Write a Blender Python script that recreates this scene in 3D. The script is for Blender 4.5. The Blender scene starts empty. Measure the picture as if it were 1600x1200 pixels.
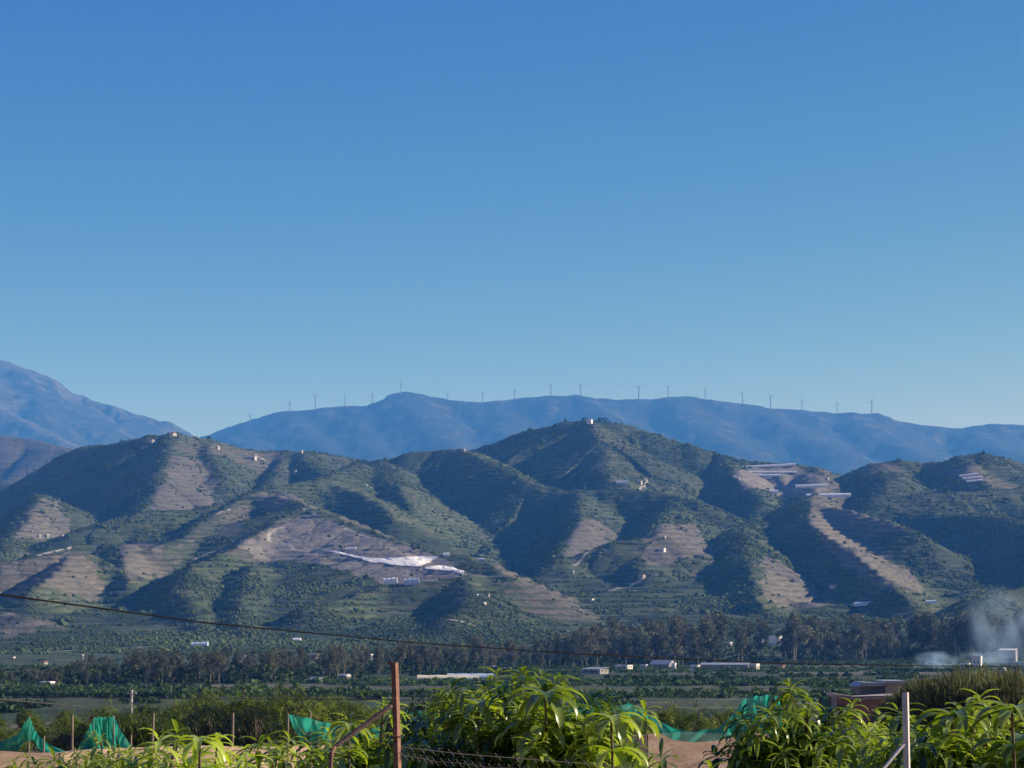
import bpy, math, random
import numpy as np
random.seed(7)
rng = np.random.default_rng(7)
PI = math.pi
SC = bpy.context.scene
COL = SC.collection

# ---------------------------------------------------------------- camera
F = 3600.0                      # focal length in photo pixels (1600 wide)
CZ = 20.0                       # eye height above the plain
PITCH = math.atan(390.0 / F)
cp, sp = math.cos(PITCH), math.sin(PITCH)
cam_d = bpy.data.cameras.new('camera')
cam_d.sensor_width = 36.0
cam_d.lens = 36.0 * F / 1600.0
cam_d.clip_start = 0.5
cam_d.clip_end = 60000.0
cam = bpy.data.objects.new('camera', cam_d)
COL.objects.link(cam)
cam.location = (0, 0, CZ)
cam.rotation_euler = (PI / 2 + PITCH, 0, 0)
SC.camera = cam

# ---------------------------------------------------------------- light
SUN_EL, SUN_AZ = math.radians(24), math.radians(81)   # azimuth clockwise from +Y
w = bpy.data.worlds.new("World")
SC.world = w
w.use_nodes = True
nt = w.node_tree
nt.nodes.clear()
sky = nt.nodes.new('ShaderNodeTexSky')
sky.sky_type = 'NISHITA'
sky.sun_disc = False
sky.sun_elevation = SUN_EL
sky.sun_rotation = SUN_AZ
sky.altitude = 100
sky.air_density = 1.0
sky.dust_density = 0.1
sky.ozone_density = 3.0
bg = nt.nodes.new('ShaderNodeBackground')
bg.inputs['Strength'].default_value = 0.072
wo = nt.nodes.new('ShaderNodeOutputWorld')
# clear, polarised evening sky: per-channel grade of the emitted sky light
sc_ = nt.nodes.new('ShaderNodeSeparateColor'); cc_ = nt.nodes.new('ShaderNodeCombineColor')
nt.links.new(sky.outputs[0], sc_.inputs[0])
for i_, (e_, k_) in enumerate(((2.45, .132), (1.72, .244), (.2, 2.75))):
    a_ = nt.nodes.new('ShaderNodeMath'); a_.operation = 'POWER'; a_.inputs[1].default_value = e_
    b_ = nt.nodes.new('ShaderNodeMath'); b_.operation = 'MULTIPLY'; b_.inputs[1].default_value = k_
    nt.links.new(sc_.outputs[i_], a_.inputs[0]); nt.links.new(a_.outputs[0], b_.inputs[0]); nt.links.new(b_.outputs[0], cc_.inputs[i_])
nt.links.new(cc_.outputs[0], bg.inputs[0])
nt.links.new(bg.outputs[0], wo.inputs[0])
sun_d = bpy.data.lights.new('sun', 'SUN')
sun_d.energy = 5.0
sun_d.angle = math.radians(0.5)
sun_d.color = (1.0, 0.96, 1.0)
sun = bpy.data.objects.new('sun', sun_d)
COL.objects.link(sun)
sdir = (math.sin(SUN_AZ) * math.cos(SUN_EL), math.cos(SUN_AZ) * math.cos(SUN_EL), math.sin(SUN_EL))
from mathutils import Vector, Matrix
sun.rotation_euler = Vector(sdir).to_track_quat('Z', 'Y').to_euler()
SC.view_settings.view_transform = 'Standard'
SC.view_settings.look = 'None'
SC.view_settings.exposure = 0.5
SC.view_settings.gamma = 1.0
SC.cycles.volume_bounces = 2
SC.cycles.max_bounces = 6
SC.cycles.diffuse_bounces = 2
SC.cycles.glossy_bounces = 2
SC.cycles.transmission_bounces = 3
SC.cycles.transparent_max_bounces = 10
SC.cycles.use_denoising = True
SC.cycles.sample_clamp_indirect = 4.0

# ---------------------------------------------------------------- helpers
def at(px, py, Y):
    """photo pixel + distance along +Y -> world point"""
    a = (px - 800.0) / F
    b = (600.0 - py) / F
    t = Y / (cp - b * sp)
    return (a * t, Y, CZ + t * (sp + b * cp))

def project(x, y, z):
    dz = z - CZ
    d = y * cp + dz * sp
    u = -y * sp + dz * cp
    return 800 + F * x / d, 600 - F * u / d

_perm = np.random.default_rng(3).permutation(512)
_ga = np.random.default_rng(4).uniform(0, 2 * PI, 512)
_gx, _gy = np.cos(_ga), np.sin(_ga)
def pn(x, y, s=0):
    x = np.asarray(x, float); y = np.asarray(y, float)
    xi = np.floor(x).astype(np.int64); yi = np.floor(y).astype(np.int64)
    xf = x - xi; yf = y - yi
    u = xf * xf * xf * (xf * (xf * 6 - 15) + 10)
    v = yf * yf * yf * (yf * (yf * 6 - 15) + 10)
    def g(i, j, dx, dy):
        k = _perm[(i + s * 37 + _perm[(j + s * 11) & 511]) & 511]
        return _gx[k] * dx + _gy[k] * dy
    a = g(xi, yi, xf, yf); b = g(xi + 1, yi, xf - 1, yf)
    c = g(xi, yi + 1, xf, yf - 1); d = g(xi + 1, yi + 1, xf - 1, yf - 1)
    return ((a + (b - a) * u) * (1 - v) + (c + (d - c) * u) * v) * 1.5
def fbm(x, y, s=0, o=4):
    r = 0; a = 1.0; t = 0
    for i in range(o):
        r = r + a * pn(x * 2 ** i, y * 2 ** i, s + i); t += a; a *= .5
    return r / t
def sstep(e0, e1, x):
    t = np.clip((x - e0) / (e1 - e0), 0, 1)
    return t * t * (3 - 2 * t)

def new_mesh(name, V, Fc, attrs=None, smooth=True):
    """V (n,3); Fc list of int arrays (k,3)/(k,4)"""
    if not isinstance(Fc, (list, tuple)): Fc = [Fc]
    me = bpy.data.meshes.new(name)
    V = np.asarray(V, np.float32)
    me.vertices.add(len(V)); me.vertices.foreach_set('co', V.ravel())
    loops = np.concatenate([f.ravel() for f in Fc]).astype(np.int32)
    sizes = np.concatenate([np.full(len(f), f.shape[1]) for f in Fc])
    starts = np.concatenate([[0], np.cumsum(sizes)[:-1]]).astype(np.int32)
    me.loops.add(len(loops)); me.loops.foreach_set('vertex_index', loops)
    me.polygons.add(len(sizes)); me.polygons.foreach_set('loop_start', starts)
    me.update(calc_edges=True)
    me.polygons.foreach_set('use_smooth', np.full(len(sizes), bool(smooth)))
    for k, a in (attrs or {}).items():
        at_ = me.attributes.new(k, 'FLOAT_COLOR', 'POINT')
        c = np.ones((len(V), 4), np.float32); c[:, :a.shape[1]] = a
        at_.data.foreach_set('color', c.ravel())
    return me
def link(name, me, mat=None, parent=None, loc=(0, 0, 0)):
    o = bpy.data.objects.new(name, me)
    if mat is not None and me is not None and not me.materials: me.materials.append(mat)
    o.location = loc
    COL.objects.link(o)
    if parent is not None: o.parent = parent
    return o
def empty(name, loc, rz=0.0, s=1.0):
    o = bpy.data.objects.new(name, None); o.location = loc
    o.rotation_euler = (0, 0, rz); o.scale = (s, s, s) if not isinstance(s, tuple) else s
    COL.objects.link(o); return o
def tag(o, label=None, cat=None, group=None, kind=None):
    if label: o['label'] = label
    if cat: o['category'] = cat
    if group: o['group'] = group
    if kind: o['kind'] = kind
    return o
def dup(root, loc, rz=None, s=None):
    r = root.copy(); COL.objects.link(r); r.location = loc
    if rz is not None: r.rotation_euler = (0, 0, rz)
    if s is not None: r.scale = (s, s, s) if not isinstance(s, tuple) else s
    for ch in root.children:
        c = ch.copy(); COL.objects.link(c); c.parent = r
        for g in ch.children:
            d = g.copy(); COL.objects.link(d); d.parent = c
    return r

class MB:
    """collects simple solids into one mesh"""
    def __init__(s): s.v = []; s.q = []; s.t = []; s.n = 0
    def add(s, V, Q=(), T=()):
        V = np.asarray(V, float); s.v.append(V)
        if len(Q): s.q.append(np.asarray(Q) + s.n)
        if len(T): s.t.append(np.asarray(T) + s.n)
        s.n += len(V)
    def box(s, c, d, rz=0.0, top=(1, 1)):
        x, y, z = d[0] / 2, d[1] / 2, d[2] / 2
        V = np.array([(-x, -y, -z), (x, -y, -z), (x, y, -z), (-x, y, -z), (-x * top[0], -y * top[1], z), (x * top[0], -y * top[1], z), (x * top[0], y * top[1], z), (-x * top[0], y * top[1], z)])
        c_, s_ = math.cos(rz), math.sin(rz)
        V = V @ np.array([[c_, s_, 0], [-s_, c_, 0], [0, 0, 1]]) + np.array(c)
        s.add(V, [(0, 3, 2, 1), (4, 5, 6, 7), (0, 1, 5, 4), (1, 2, 6, 5), (2, 3, 7, 6), (3, 0, 4, 7)])
    def tube(s, P, R, n=8, cap=True, square=False):
        P = np.asarray(P, float); m = len(P)
        R = np.full(m, R) if np.isscalar(R) else np.asarray(R, float)
        T = np.gradient(P, axis=0); T /= np.linalg.norm(T, axis=1)[:, None] + 1e-9
        up = np.array([0, 0, 1.0]) if abs(T[0][2]) < .9 else np.array([0, 1.0, 0])
        V = []
        for i in range(m):
            a = np.cross(T[i], up); a /= np.linalg.norm(a) + 1e-9
            b = np.cross(a, T[i])
            ph = np.arange(n) * 2 * PI / n + (PI / 4 if square else 0)
            V.append(P[i] + R[i] * (np.cos(ph)[:, None] * a + np.sin(ph)[:, None] * b))
        V = np.concatenate(V)
        i = np.arange(m - 1)[:, None] * n; j = np.arange(n)[None]; k = (j + 1) % n
        Q = np.stack([i + j, i + k, i + n + k, i + n + j], -1).reshape(-1, 4)
        if cap:
            V = np.concatenate([V, P[:1], P[-1:]]); a0, a1 = m * n, m * n + 1
            jj = np.arange(n); kk = (jj + 1) % n
            T_ = np.concatenate([np.stack([kk, jj, np.full(n, a0)], -1), np.stack([jj + (m - 1) * n, kk + (m - 1) * n, np.full(n, a1)], -1)])
            s.add(V, Q, T_)
        else: s.add(V, Q)
    def extrude(s, poly, d, M):
        """poly (n,2) in local XZ, depth d along local Y, M 4x4"""
        n = len(poly)
        a = [(x, -d / 2, z) for x, z in poly] + [(x, d / 2, z) for x, z in poly]
        V = np.array([tuple(M @ Vector(p)) for p in a])
        Q = [(i, (i + 1) % n, n + (i + 1) % n, n + i) for i in range(n)]
        T = [(0, i + 1, i) for i in range(1, n - 1)] + [(n, n + i, n + i + 1) for i in range(1, n - 1)]
        s.add(V, Q, T)
    def build(s, name, mat, parent=None, smooth=False, loc=(0, 0, 0)):
        fs = []
        if s.q: fs.append(np.concatenate(s.q))
        if s.t: fs.append(np.concatenate(s.t))
        return link(name, new_mesh(name, np.concatenate(s.v), fs, smooth=smooth), mat, parent, loc)

# ---------------------------------------------------------------- materials
MATS = {}
def nmat(name):
    m = bpy.data.materials.new(name); m.use_nodes = True
    return m, m.node_tree, m.node_tree.nodes, m.node_tree.links, m.node_tree.nodes['Principled BSDF']
def simple(name, col, rough=.7, var=.25, scale=3.0, col2=None, metal=0.0, bump=0.0):
    if name in MATS: return MATS[name]
    m, t, N, L, p = nmat(name)
    tc = N.new('ShaderNodeTexCoord'); ns = N.new('ShaderNodeTexNoise'); ns.inputs['Scale'].default_value = scale
    ns.inputs['Detail'].default_value = 6; ns.inputs['Roughness'].default_value = .65
    L.new(tc.outputs['Object'], ns.inputs['Vector'])
    cr = N.new('ShaderNodeValToRGB')
    c2 = col2 or tuple(c * (1 - var) for c in col)
    cr.color_ramp.elements[0].position = .35; cr.color_ramp.elements[1].position = .65
    cr.color_ramp.elements[0].color = (*c2, 1); cr.color_ramp.elements[1].color = (*col, 1)
    L.new(ns.outputs[0], cr.inputs[0]); L.new(cr.outputs[0], p.inputs['Base Color'])
    p.inputs['Roughness'].default_value = rough; p.inputs['Metallic'].default_value = metal
    if bump:
        b = N.new('ShaderNodeBump'); b.inputs['Strength'].default_value = 1; b.inputs['Distance'].default_value = bump
        L.new(ns.outputs[0], b.inputs['Height']); L.new(b.outputs[0], p.inputs['Normal'])
    MATS[name] = m
    return m

# ---------------------------------------------------------------- terrain
# ridge: ([(px,py,Y)...], slope_west, slope_east, bare, gully amplitude)
R_ = []
def ridge(pts, sw=.5, se=.5, bare=.15, gul=.25, r=14.0):
    R_.append((np.array([at(*p) for p in pts]), sw, se, bare, gul, r))
# far range
ridge([(-700,430,15800),(-400,470,15600),(-200,505,15500),(-60,541,15500),(0,562,15500),(40,575,15450),(100,607,15400),(170,633,15400),(215,647,15400),(250,655,15400),(280,674,15300),(320,692,15200),(400,730,15000)],.55,.5,.6,.3,60)
ridge([(215,650,15400),(185,668,14800),(150,695,14000),(120,730,13200)],.55,.45,.2,.3,40)
ridge([(20,572,15400),(55,610,14900),(60,650,14200)],.55,.45,.3,.3,40)
ridge([(-120,590,15000),(-60,608,14700),(0,640,14200),(60,670,13700),(125,705,13000)],.5,.45,.8,.3,40)
ridge([(270,700,14300),(320,680,14200),(350,672,14150),(390,659,14100),(420,650,14050),(450,643,14000),(500,637,14000),(545,634,14000),(580,635,14000),(600,624,14000),(618,616,14000),(635,613,14000),(670,620,14000),(710,626,14000),(760,629,14000),(800,625,14000),(850,619,14000),(900,617,14000),(940,621,14000),(965,624,14000),(1050,620,14000),(1100,623,14000),(1150,629,14000),(1200,638,14000),(1250,640,14000),(1300,645,14000),(1365,645,14000),(1400,658,14000),(1440,666,14000),(1500,669,14000),(1550,662,14000),(1600,666,14000),(1700,664,14000),(1900,650,14000),(2100,660,14000)],.5,.5,.25,.3,60)
for a in [[(635,616,14000),(665,650,13400),(700,690,12700)],[(450,646,14000),(490,680,13300),(540,712,12700)],[(380,665,14100),(400,690,13300)],
          [(555,640,14000),(570,680,13200),(590,710,12600)],[(780,630,14000),(790,665,13300),(830,700,12600)],[(905,620,14000),(960,655,13300),(1010,700,12500)],
          [(1060,624,14000),(1090,660,13300),(1150,700,12600)],[(1180,638,14000),(1230,665,13400),(1310,705,12700)],[(1330,646,14000),(1380,680,13300),(1440,712,12600)],
          [(1520,668,14000),(1540,690,13400),(1600,715,12700)]]:
    ridge(a, .42, .36, .2, .2, 60)
ridge([(-500,640,7000),(-300,690,7000),(-100,676,7000),(0,679,7000),(50,686,7000),(90,697,6900),(125,707,6800),(170,728,6700)],.45,.4,.9,.3,40)
ridge([(-200,740,5600),(0,747,5500),(30,757,5400),(60,785,5300)],.4,.4,.6,.2,25)
# left hill
ridge([(-250,850,5100),(-120,810,4900),(0,778,4650),(32,757,4550),(92,722,4350),(130,699,4200),(175,693,4080),(207,687,4000),(237,681,3950),(270,677,3950),(327,686,4000),(370,698,4050),(410,704,4080),(440,705,4100),(480,705,4100),(530,713,4150),(580,722,4150)],.62,.5,.45,.12,16)
ridge([(268,678,3950),(264,712,3760),(252,750,3560),(236,785,3400),(215,825,3250)],.62,.42,.3,.1,12)
ridge([(330,690,3950),(335,720,3800),(345,745,3680)],.45,.6,.3,.15,12)
ridge([(445,706,4100),(430,740,3850),(415,762,3650)],.6,.5,.45,.2,14)
ridge([(472,706,4080),(500,735,3800),(545,760,3600)],.55,.5,.3,.2,14)
ridge([(70,772,3450),(48,800,3250),(22,835,3050),(0,868,2800)],.6,.45,.35,.2,10)
ridge([(108,833,2980),(150,818,3020),(200,804,3060),(250,797,3100),(300,795,3150),(350,781,3220),(400,768,3280),(450,757,3350),(500,748,3450),(560,724,3850)],.5,.5,.1,.2,10)
ridge([(385,772,3220),(345,799,3050),(315,822,2920),(290,838,2850),(235,855,2720)],.62,.5,.55,.15,9)
ridge([(60,866,2680),(117,852,2750),(160,847,2780),(200,849,2750),(188,880,2600),(200,912,2430)],.5,.45,.35,.2,8)
ridge([(-200,880,2550),(-60,883,2500),(0,877,2500),(80,869,2520),(120,860,2560),(85,890,2450),(45,930,2280)],.5,.4,.4,.25,8)
ridge([(-150,950,2150),(0,956,2120),(50,968,2050)],.3,.3,.8,.15,8)
ridge([(345,861,2600),(300,884,2450),(286,918,2300),(305,958,2130),(330,988,1980)],.55,.45,.1,.25,9)
ridge([(400,880,2500),(388,912,2340),(375,950,2150),(385,985,1960)],.5,.45,.1,.25,9)
# tan hill
ridge([(345,861,2620),(380,848,2700),(410,832,2790),(432,814,2880),(480,793,3000)],.6,.42,.95,.08,8)
ridge([(480,793,3000),(520,801,2920),(555,821,2820),(600,838,2720),(640,850,2640),(700,869,2530),(760,879,2430),(800,903,2300)],.22,.45,.95,.08,8)
ridge([(385,775,3200),(430,772,3180),(480,790,3020)],.5,.45,.9,.15,9)
ridge([(590,845,2700),(640,875,2480),(690,887,2380),(726,893,2330)],.16,.45,.95,.05,8)
ridge([(722,897,2320),(738,918,2200),(730,945,2080),(700,970,1960)],.5,.4,.1,.2,8)
ridge([(600,912,2300),(560,930,2200),(480,950,2060)],.5,.5,.1,.2,8)
# green terraced hill in the middle
ridge([(560,722,4000),(613,717,3950),(650,706,3950),(680,703,3950),(707,702,3930),(735,704,3900),(770,724,3700),(830,752,3530),(880,767,3460),(940,765,3450),(1000,766,3430),(1050,773,3380),(1100,787,3280)],.62,.5,.1,.15,12)
ridge([(602,719,3950),(615,745,3700),(630,770,3480),(640,795,3300)],.42,.42,.35,.1,12)
ridge([(470,752,3500),(545,762,3400),(590,786,3220),(622,812,3060)],.42,.42,.35,.1,12)
ridge([(430,760,3350),(455,780,3200),(500,800,3050)],.45,.42,.2,.15,12)
ridge([(905,767,3450),(908,800,3250),(898,838,3000),(872,880,2750)],.6,.45,.2,.12,10)
ridge([(1060,775,3380),(1050,800,3210),(1030,824,3060),(1012,858,2860),(1000,888,2700)],.6,.42,.25,.1,12)
ridge([(870,900,2800),(895,884,2800),(920,862,2820),(965,846,2840),(1040,838,2860)],.5,.4,.6,.1,7)
# central peak
ridge([(560,760,4700),(740,703,4420),(780,690,4360),(830,672,4250),(860,667,4180),(885,659,4120),(925,657,4080),(955,659,4080),(985,663,4080),(1020,675,4050),(1050,688,4050),(1080,697,4000),(1110,707,4000),(1140,713,3950),(1170,721,3900),(1240,725,3900),(1270,729,3900),(1295,741,3860),(1320,742,3900),(1345,733,3850),(1370,722,3800),(1400,718,3800),(1440,722,3800),(1470,720,3780),(1500,712,3750),(1535,708,3750),(1570,715,3750),(1600,723,3750),(1700,745,3700),(1900,720,3700)],.55,.5,.1,.18,12)
ridge([(925,658,4080),(938,690,3900),(945,722,3750),(960,750,3600)],.55,.42,.4,.25,14)
ridge([(1138,713,3950),(1150,742,3770),(1185,772,3560),(1190,800,3350),(1160,822,3180),(1160,847,2880)],.6,.45,.1,.2,12)
ridge([(1270,730,3880),(1288,748,3740),(1272,772,3480),(1265,784,3300)],.42,.55,.9,.05,16)
ridge([(1265,782,3300),(1260,808,3120),(1298,838,2900),(1340,868,2700),(1388,903,2480),(1425,940,2230)],.62,.45,.3,.08,8)
ridge([(1262,786,3280),(1330,797,3160),(1380,812,3050),(1425,829,2940)],.5,.55,.3,.08,8)
ridge([(1160,847,2880),(1174,880,2690),(1180,912,2490),(1192,945,2260)],.6,.42,.3,.08,8)
ridge([(990,915,2980),(1060,886,2930),(1110,869,2900),(1160,847,2880)],.55,.5,.1,.15,8)
ridge([(1372,724,3800),(1392,748,3600),(1380,778,3400),(1440,772,3420),(1520,768,3450),(1620,758,3480),(1760,760,3480)],.5,.4,.3,.15,20)
ridge([(1400,800,3350),(1480,803,3250),(1560,806,3120),(1640,830,2900),(1720,870,2650),(1800,910,2350)],.55,.5,.1,.12,14)
ridge([(1505,714,3750),(1520,735,3640),(1545,758,3500)],.5,.45,.8,.1,12)
ridge([(1640,905,2400),(1590,920,2300),(1520,935,2180)],.45,.4,.2,.2,8)

GY = np.array([-400, -60, 3, 8, 20, 60, 150, 260, 380, 480, 1500, 1900, 2300, 2750, 3400, 4500, 6500, 9000, 12500, 18000.])
GZ = np.array([19, 18.6, 18.3, 17.6, 16.2, 15.0, 14.4, 8, 1.5, 0, 0, 14, 42, 78, 125, 150, 150, 220, 420, 500.])
TERR = []    # (x, y, radius) of the strongly terraced spurs
for px_, py_, Y_, r_ in [(1300, 830, 2950, 95), (1370, 890, 2600, 85), (1420, 925, 2300, 60), (1225, 900, 2550, 75), (1250, 935, 2300, 60), (640, 780, 3400, 110), (600, 810, 3150, 110), (230, 875, 2620, 50), (100, 915, 2380, 90)]:
    TERR.append((at(px_, py_, Y_)[0], Y_, r_))
def height(x, y, detail=True):
    x = np.asarray(x, float); y = np.asarray(y, float)
    sh = x.shape; x = x.ravel(); y = y.ravel()
    h = np.interp(y, GY, GZ)
    far = sstep(1700, 2300, y)
    h = h + far * fbm(x / 260, y / 260, 5, 3) * 14 * (1 + y / 9000)
    bare = np.full(len(x), .12)
    wx = x + fbm(x / 150, y / 150, 9, 3) * np.where(y > 9000, 60, 12) * far
    wy = y + fbm(x / 150, y / 150, 19, 3) * np.where(y > 9000, 60, 12) * far
    for (P, sw, se, br, gul, r) in R_:
        ext = (P[:, 2].max() - 0) / min(sw, se) * 1.1
        m = np.nonzero((y > P[:, 1].min() - ext) & (y < P[:, 1].max() + ext) & (x > P[:, 0].min() - ext) & (x < P[:, 0].max() + ext))[0]
        if not len(m): continue
        X, Y = wx[m], wy[m]
        bd = np.full(len(m), 1e18); bz = np.zeros(len(m)); bx = np.zeros(len(m)); bt = np.zeros(len(m))
        acc = 0.0
        for i in range(len(P) - 1):
            a, b = P[i], P[i + 1]
            dx, dy = b[0] - a[0], b[1] - a[1]; L2 = dx * dx + dy * dy; L = math.sqrt(L2)
            t = np.clip(((X - a[0]) * dx + (Y - a[1]) * dy) / L2, 0, 1)
            qx = a[0] + t * dx; qy = a[1] + t * dy
            d2 = (X - qx) ** 2 + (Y - qy) ** 2
            z = a[2] + t * (b[2] - a[2])
            # effective: choose the segment that gives the highest ground, not the nearest
            s_ = .5 * (sw + se)
            val = np.sqrt(d2) * s_ - z
            k = val < bd
            bd[k] = val[k]; bz[k] = z[k]; bx[k] = (X - qx)[k]; bt[k] = (acc + t * L)[k]
            acc += L
        d = (bd + bz) / (.5 * (sw + se))
        d = np.maximum(d, 0)
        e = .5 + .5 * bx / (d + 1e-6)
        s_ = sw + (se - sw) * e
        lam = 45.0 if P[:, 1].mean() < 6000 else 380.0
        gn = 1 - np.abs(pn(bt / lam + 7.3, d / (lam * 6) + len(P), 21)) * 2
        gf = 1 + gul * gn * np.clip(d / (lam * .6), 0, 1)
        v = bz - s_ * gf * (np.sqrt(d * d + r * r) - r)
        k = 5.0 if lam < 100 else 30.0
        hm = h[m]
        q = np.clip(.5 + .5 * (v - hm) / k, 0, 1)
        h[m] = hm * (1 - q) + v * q + k * q * (1 - q)
        bare[m] = bare[m] * (1 - q) + (br * (.15 + .75 * e) if lam < 100 else br) * q  # less bare soil on west flanks: their shade is partly put into the colour
    return h.reshape(sh), bare.reshape(sh)

def terrain_z(x, y):
    """final ground height, terraces included"""
    h, b = height(x, y)
    x = np.asarray(x, float); y = np.asarray(y, float)
    far = sstep(1500, 2300, y)
    mid = far * (y < 9000)
    # cultivation terraces cut along the contours
    st = 6.5
    tm = sstep(-.12, .22, fbm(x / 190, y / 190, 33, 2)) * .85
    for (tx, ty, tr) in TERR:
        tm = np.maximum(tm, 2.0 * sstep(tr * 1.15, tr * .8, np.hypot(x - tx, (y - ty) * .6)))
    tm = tm * mid
    q = h / st + fbm(x / 90, y / 90, 41, 2) * .5
    fr = q - np.floor(q)
    tz = (sstep(.45, .95, fr) - fr) * st
    h = h + tz * tm * .8
    gy = 1 - np.abs(fbm(x / 55 + 3, y / 120, 57, 3)) * 3.2
    h = h - mid * np.clip(gy, 0, 1) ** 2 * 1.2 * sstep(1900, 2300, y) * np.clip((h - 40) / 60, 0, 1)
    h = h + mid * fbm(x / 22, y / 22, 51, 3) * 1.6 + (y > 9000) * fbm(x / 300, y / 300, 52, 3) * 12
    return h, b, tm
def ground(x, y): return float(terrain_z(np.array([x]), np.array([y]))[0][0])
def hit(px, py, y0=1500, y1=5200):
    Y = np.arange(y0, y1, 4.0)
    a = (px - 800.0) / F; b = (600.0 - py) / F
    t = Y / (cp - b * sp); x = a * t; z = CZ + t * (sp + b * cp)
    g = terrain_z(x, Y)[0]
    k = np.nonzero(g > z)[0]
    i = k[0] if len(k) else len(Y) - 1
    return (x[i], Y[i], g[i])

# land cover patches traced on the slopes: (pixels, bare value)
def poly_world(px): return np.array([hit(*p)[:2] for p in px])
def inside(P, x, y):
    r = np.zeros(len(x), bool); n = len(P); j = n - 1
    for i in range(n):
        c = ((P[i, 1] > y) != (P[j, 1] > y)) & (x < (P[j, 0] - P[i, 0]) * (y - P[i, 1]) / (P[j, 1] - P[i, 1] + 1e-12) + P[i, 0])
        r ^= c; j = i
    return r
BAREP = [([(345,863),(400,846),(415,832),(436,820),(480,800),(555,828),(640,856),(700,875),(726,893),(715,903),(640,912),(600,914),(545,893),(500,884),(440,879),(400,875)], 1.0),
         ([(1147,738),(1180,727),(1250,729),(1290,750),(1292,765),(1262,777),(1215,776),(1160,770)], 1.0),
         ([(1268,782),(1330,790),(1372,812),(1425,830),(1360,835),(1400,880),(1425,892),(1452,932),(1400,925),(1330,890),(1290,855),(1262,815)], .96),
         ([(1190,868),(1215,874),(1260,902),(1300,925),(1290,945),(1210,948),(1190,930)], .96),
         ([(1010,838),(1050,820),(1090,818),(1140,851),(1100,868),(1050,885),(1005,880)], .95),
         ([(905,812),(938,815),(968,842),(920,862),(890,878),(880,860)], .85),
         ([(262,715),(318,718),(340,752),(335,775),(310,795),(240,794),(240,775),(262,745)], .9),
         ([(65,780),(92,785),(112,830),(60,845),(25,842),(30,815)], .85),
         ([(195,850),(240,853),(262,888),(240,900),(200,905),(190,880)], .9),
         ([(0,880),(100,865),(145,880),(172,925),(140,942),(0,944)], .85),
         ([(0,962),(80,962),(60,985),(0,1000)], .9),
         ([(345,800),(385,790),(392,800),(370,835),(345,842)], .8),
         ([(395,772),(440,768),(478,785),(440,800),(400,795)], .95),
         ([(1490,735),(1510,728),(1545,752),(1520,765),(1500,755)], .95),
         ([(1330,728),(1400,722),(1425,745),(1350,750)], .75),
         ([(280,690),(440,706),(440,740),(400,735),(340,712),(270,700)], .7),
         ([(1210,927),(1360,922),(1450,935),(1300,947)], .6)]
BAREP = [(poly_world(p), v) for p, v in BAREP]
ROADS = [([(447,823),(430,828),(419,838),(421,845),(440,848),(452,852)], 3.2), ([(452,852),(450,846),(470,845)], 3), ([(452,852),(470,860),(505,862),(540,865),(600,882)], 3.0),
         ([(447,730),(462,714),(475,708),(500,706)], 3.2), ([(0,748),(20,750),(28,756)], 3.5), ([(400,712),(420,722),(440,733),(462,740)], 4),
         ([(895,884),(920,863),(965,845),(1035,840)], 2.5), ([(560,765),(575,760),(590,762)], 4), ([(650,890),(700,893),(727,898)], 3),
         ([(1140,726),(1148,745),(1158,750)], 6), ([(1225,745),(1240,765),(1262,783)], 4), ([(360,798),(340,803),(310,815),(290,826)], 2.5),
         ([(950,925),(990,912),(1005,905)], 2.5), ([(345,860),(320,867),(300,875)], 3), ([(0,870),(60,868),(90,862),(110,855)], 3),
         ([(1000,745),(1012,750),(1000,765)], 3), ([(475,795),(500,805),(520,802)], 3), ([(540,826),(560,836),(585,842)], 4),
         ([(20,1018),(100,1017),(180,1013),(240,1010)], 3), ([(660,985),(740,977),(830,970),(900,968)], 3)]
ROADS = [(poly_world(p), w_) for p, w_ in ROADS]

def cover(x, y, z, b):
    """land cover colour data: R bare soil with west-flank shade mixed in, G light crop, B road"""
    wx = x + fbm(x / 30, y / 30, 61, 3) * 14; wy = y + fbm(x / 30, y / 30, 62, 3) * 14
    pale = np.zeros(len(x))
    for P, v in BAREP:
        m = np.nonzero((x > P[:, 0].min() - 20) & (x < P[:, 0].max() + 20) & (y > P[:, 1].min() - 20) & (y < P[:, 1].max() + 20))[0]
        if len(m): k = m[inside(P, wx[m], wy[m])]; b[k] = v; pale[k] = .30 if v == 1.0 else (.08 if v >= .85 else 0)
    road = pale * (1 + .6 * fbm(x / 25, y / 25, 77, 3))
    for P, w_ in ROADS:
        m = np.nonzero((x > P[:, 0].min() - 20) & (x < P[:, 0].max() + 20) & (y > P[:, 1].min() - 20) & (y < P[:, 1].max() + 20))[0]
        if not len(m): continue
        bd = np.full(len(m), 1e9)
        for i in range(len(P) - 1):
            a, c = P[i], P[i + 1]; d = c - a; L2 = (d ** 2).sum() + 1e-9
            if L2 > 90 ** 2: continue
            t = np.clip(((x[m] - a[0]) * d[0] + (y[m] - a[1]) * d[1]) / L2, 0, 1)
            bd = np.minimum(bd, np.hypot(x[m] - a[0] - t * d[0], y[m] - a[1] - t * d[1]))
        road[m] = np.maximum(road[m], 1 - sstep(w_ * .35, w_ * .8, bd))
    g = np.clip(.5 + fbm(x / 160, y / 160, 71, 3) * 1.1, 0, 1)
    return np.clip(b, 0, 1), g, road

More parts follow.
